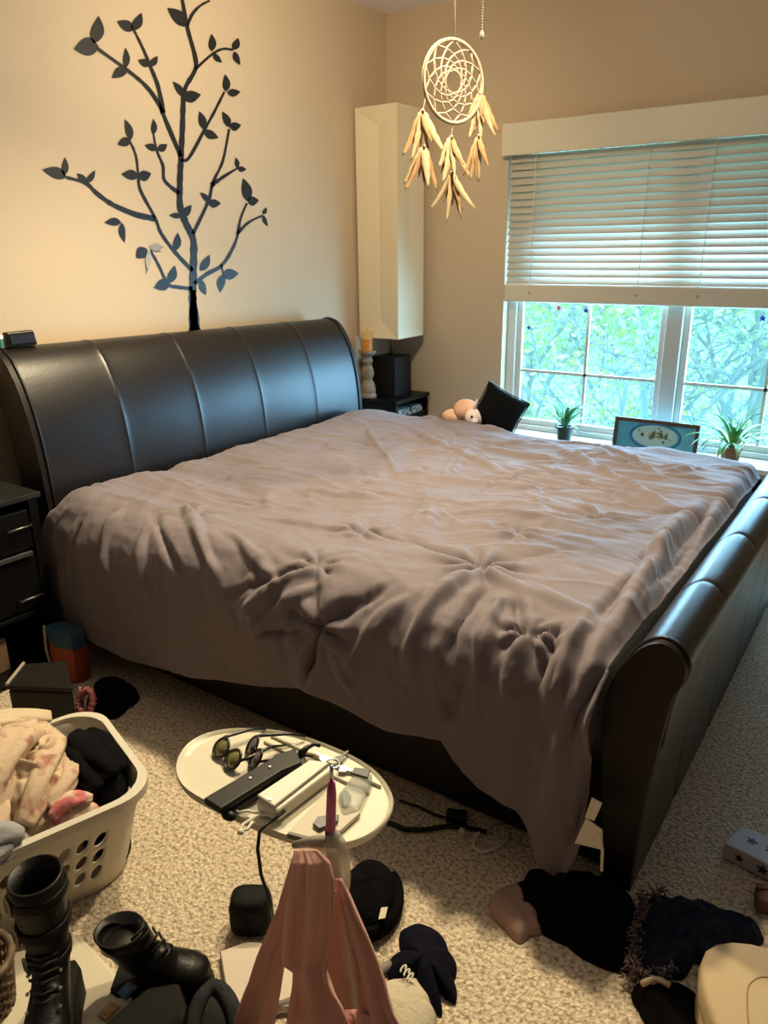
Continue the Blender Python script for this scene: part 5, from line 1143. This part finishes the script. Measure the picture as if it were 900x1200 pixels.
# ---------------------------------------------------------------- outdoors
M_bark = mat('hazed_bark', (.52, .54, .56), .9, bump=.3, bscale=20)  # haze is put into the colour: bark and leaves below are paled
LEAF = [mat('hazed_yellow_green_leaf', (.80, .84, .34), .7, (.66, .84, .45), 2), mat('hazed_green_leaf', (.70, .84, .60), .7, (.82, .86, .45), 2), mat('hazed_blue_green_leaf', (.68, .80, .78), .7, (.78, .86, .72), 2)]
def tree(x, y, hgt, seed, leaf, nl_, lab, base=-8, spread=1.0, lsz=.052):
    rnd = random.Random(seed); t = thing('tree', (x, y, base), lab, 'tree', None); m = MB(); tips = []
    def grow(p, d, l, r, dep):
        pts = [p]; n = 5
        for i in range(n):
            d = (d + Vector((rnd.gauss(0, .13), rnd.gauss(0, .13), rnd.gauss(0, .06)))).normalized(); pts.append(pts[-1] + d * l / n)
        m.tube(pts, [r * (1 - .5 * i / n) for i in range(n + 1)], 5)
        if dep >= 3: tips.extend(pts[1:]); return
        for k in range(4 if dep < 2 else 4):
            i = rnd.randint(2, n); a = rnd.uniform(0, 2 * PI); e = rnd.uniform(-.25, .8)
            grow(pts[i], (Vector((math.cos(a) * spread, math.sin(a) * spread, e)) + d * .5).normalized(), l * rnd.uniform(.45, .68), r * .55, dep + 1)
        tips.extend(pts[3:])
    p0 = Vector((x, y, base)); p1 = Vector((x + rnd.gauss(0, .2), y, -3.2)); m.tube([p0, p1], [.11, .09], 7)
    for k in range(3): grow(p1 + Vector((0, 0, k * 1.4)), Vector((rnd.gauss(0, .35), rnd.gauss(0, .35), 1)).normalized(), hgt * .55, .045, 0)
    m.tube([p1, p1 + Vector((.1, 0, 3.5))], [.09, .05], 6)
    m.build('trunk', M_bark, t, smooth=True)
    nl = int(nl_ * 1.7)
    if nl:
        f = MB()
        for k in range(nl):
            c = rnd.choice(tips) + Vector((rnd.gauss(0, .22), rnd.gauss(0, .22), rnd.gauss(0, .2))); s = lsz * rnd.uniform(.6, 1.4)
            a = Vector((rnd.gauss(0, 1), rnd.gauss(0, 1), rnd.gauss(0, 1))).normalized(); b = a.orthogonal().normalized()
            f.add([c - a * s, c + b * s * .45, c + a * s, c - b * s * .45], [(0, 1, 2, 3)])
        f.build('foliage', LEAF[leaf], t)
    return t
TR = [(-4.6, 9.5, 5.5, 1, 0, 3600, 'leafy yellow-green tree outside at the left edge of the window'), (-3.6, 11.5, 6, 2, 0, 3600, 'yellow-green tree outside behind the left pane'), (-2.5, 9.0, 5, 3, 1, 1300, 'sparse pale green tree outside by the middle of the left sash'),
      (-2.0, 12.5, 6, 4, 1, 1100, 'thin pale tree outside just behind the window mullion'), (-1.3, 10.0, 5.5, 5, 2, 500, 'mostly bare tree outside beyond the right pane'), (-.9, 13.5, 6.5, 6, 2, 900, 'bare-branched bluish tree farther back outside the right pane'), (-5.2, 14, 7, 7, 1, 2200, 'pale green tree farther back outside the left pane'), (-3.0, 16, 7, 8, 2, 1500, 'distant hazy tree outside between the leafy ones'), (-1.9, 7.6, 3.5, 9, 2, 160, 'slender bare tree closest outside the window')]
for a in TR: tree(*a)
gm = mat('pale_hillside', (.35, .45, .30), 1, (.5, .55, .4), .6)
struct(MB().bb(-30, 25, 5.2, 36, -8.3, -8).build('ground_outside', gm))

# ---------------------------------------------------------------- world and lamps
W = bpy.data.worlds.new('World'); SC.world = W; W.use_nodes = True
bgN = W.node_tree.nodes['Background']; bgN.inputs['Color'].default_value = (.27, .76, 1.02, 1); bgN.inputs['Strength'].default_value = 2.8
def lamp(name, kind, loc, energy, col, size=.1):
    l = bpy.data.lights.new(name, kind); l.energy = energy; l.color = col
    if kind == 'POINT': l.shadow_soft_size = size
    o = bpy.data.objects.new(name, l); COL.objects.link(o); o.location = loc; return o
WARM = (1, .82, .51)
lamp('fan_bulb', 'POINT', (-1.70, 2.36, 2.64), 30, WARM, .06)
def spot(name, loc, to, e, cone, blend):
    o = lamp(name, 'SPOT', loc, e, WARM); o.data.spot_size = math.radians(cone); o.data.spot_blend = blend; o.data.shadow_soft_size = .06
    o.rotation_euler = (Vector(to) - Vector(loc)).to_track_quat('-Z', 'Y').to_euler(); return o
spot('fan_downlight', (-1.00, 2.40, 2.64), (-1.05, 1.62, 0), 175, 134, .8)
spot('fan_downlight', (-1.88, 2.40, 2.64), (-1.85, 1.62, 0), 175, 134, .8)
spot('fan_wall_light', (-1.70, 2.72, 2.62), (-3.15, 3.40, 1.7), 52, 140, .8)

dl = lamp('added_window_fill', 'AREA', (-1.19, 4.86, 1.10), 165, (.36, .67, 1.0)); dl.data.shape = 'RECTANGLE'; dl.data.size = 2.05; dl.data.size_y = 1.2; dl.rotation_euler = Vector((0, -1, -.25)).to_track_quat('-Z', 'Z').to_euler()  # added fill lamp outside the glass, for blue sheen on leather and comforter
sun = lamp('sun', 'SUN', (0, -4, 12), 2.2, (1, .93, .74)); sun.data.angle = .02; sun.rotation_euler = Vector((.25, .8, -.75)).to_track_quat('-Z', 'Y').to_euler()

cam = bpy.data.cameras.new('Camera'); co = bpy.data.objects.new('Camera', cam); COL.objects.link(co); SC.camera = co
cam.sensor_fit = 'VERTICAL'; cam.sensor_height = 36; cam.lens = F_PX / 1200 * 36; cam.clip_start = .02; cam.clip_end = 200
co.matrix_world = Matrix(((CX[0], -CY[0], -CZ[0], 0), (CX[1], -CY[1], -CZ[1], 0), (CX[2], -CY[2], -CZ[2], EYE), (0, 0, 0, 1)))
SC.view_settings.view_transform = 'Standard'; SC.view_settings.look = 'None'; SC.view_settings.gamma = 1; SC.view_settings.use_curve_mapping = False; SC.view_settings.exposure = 0
SC.cycles.use_denoising = True
SC.cycles.max_bounces = 8; SC.cycles.diffuse_bounces = 5; SC.cycles.transparent_max_bounces = 12; SC.cycles.sample_clamp_indirect = 6
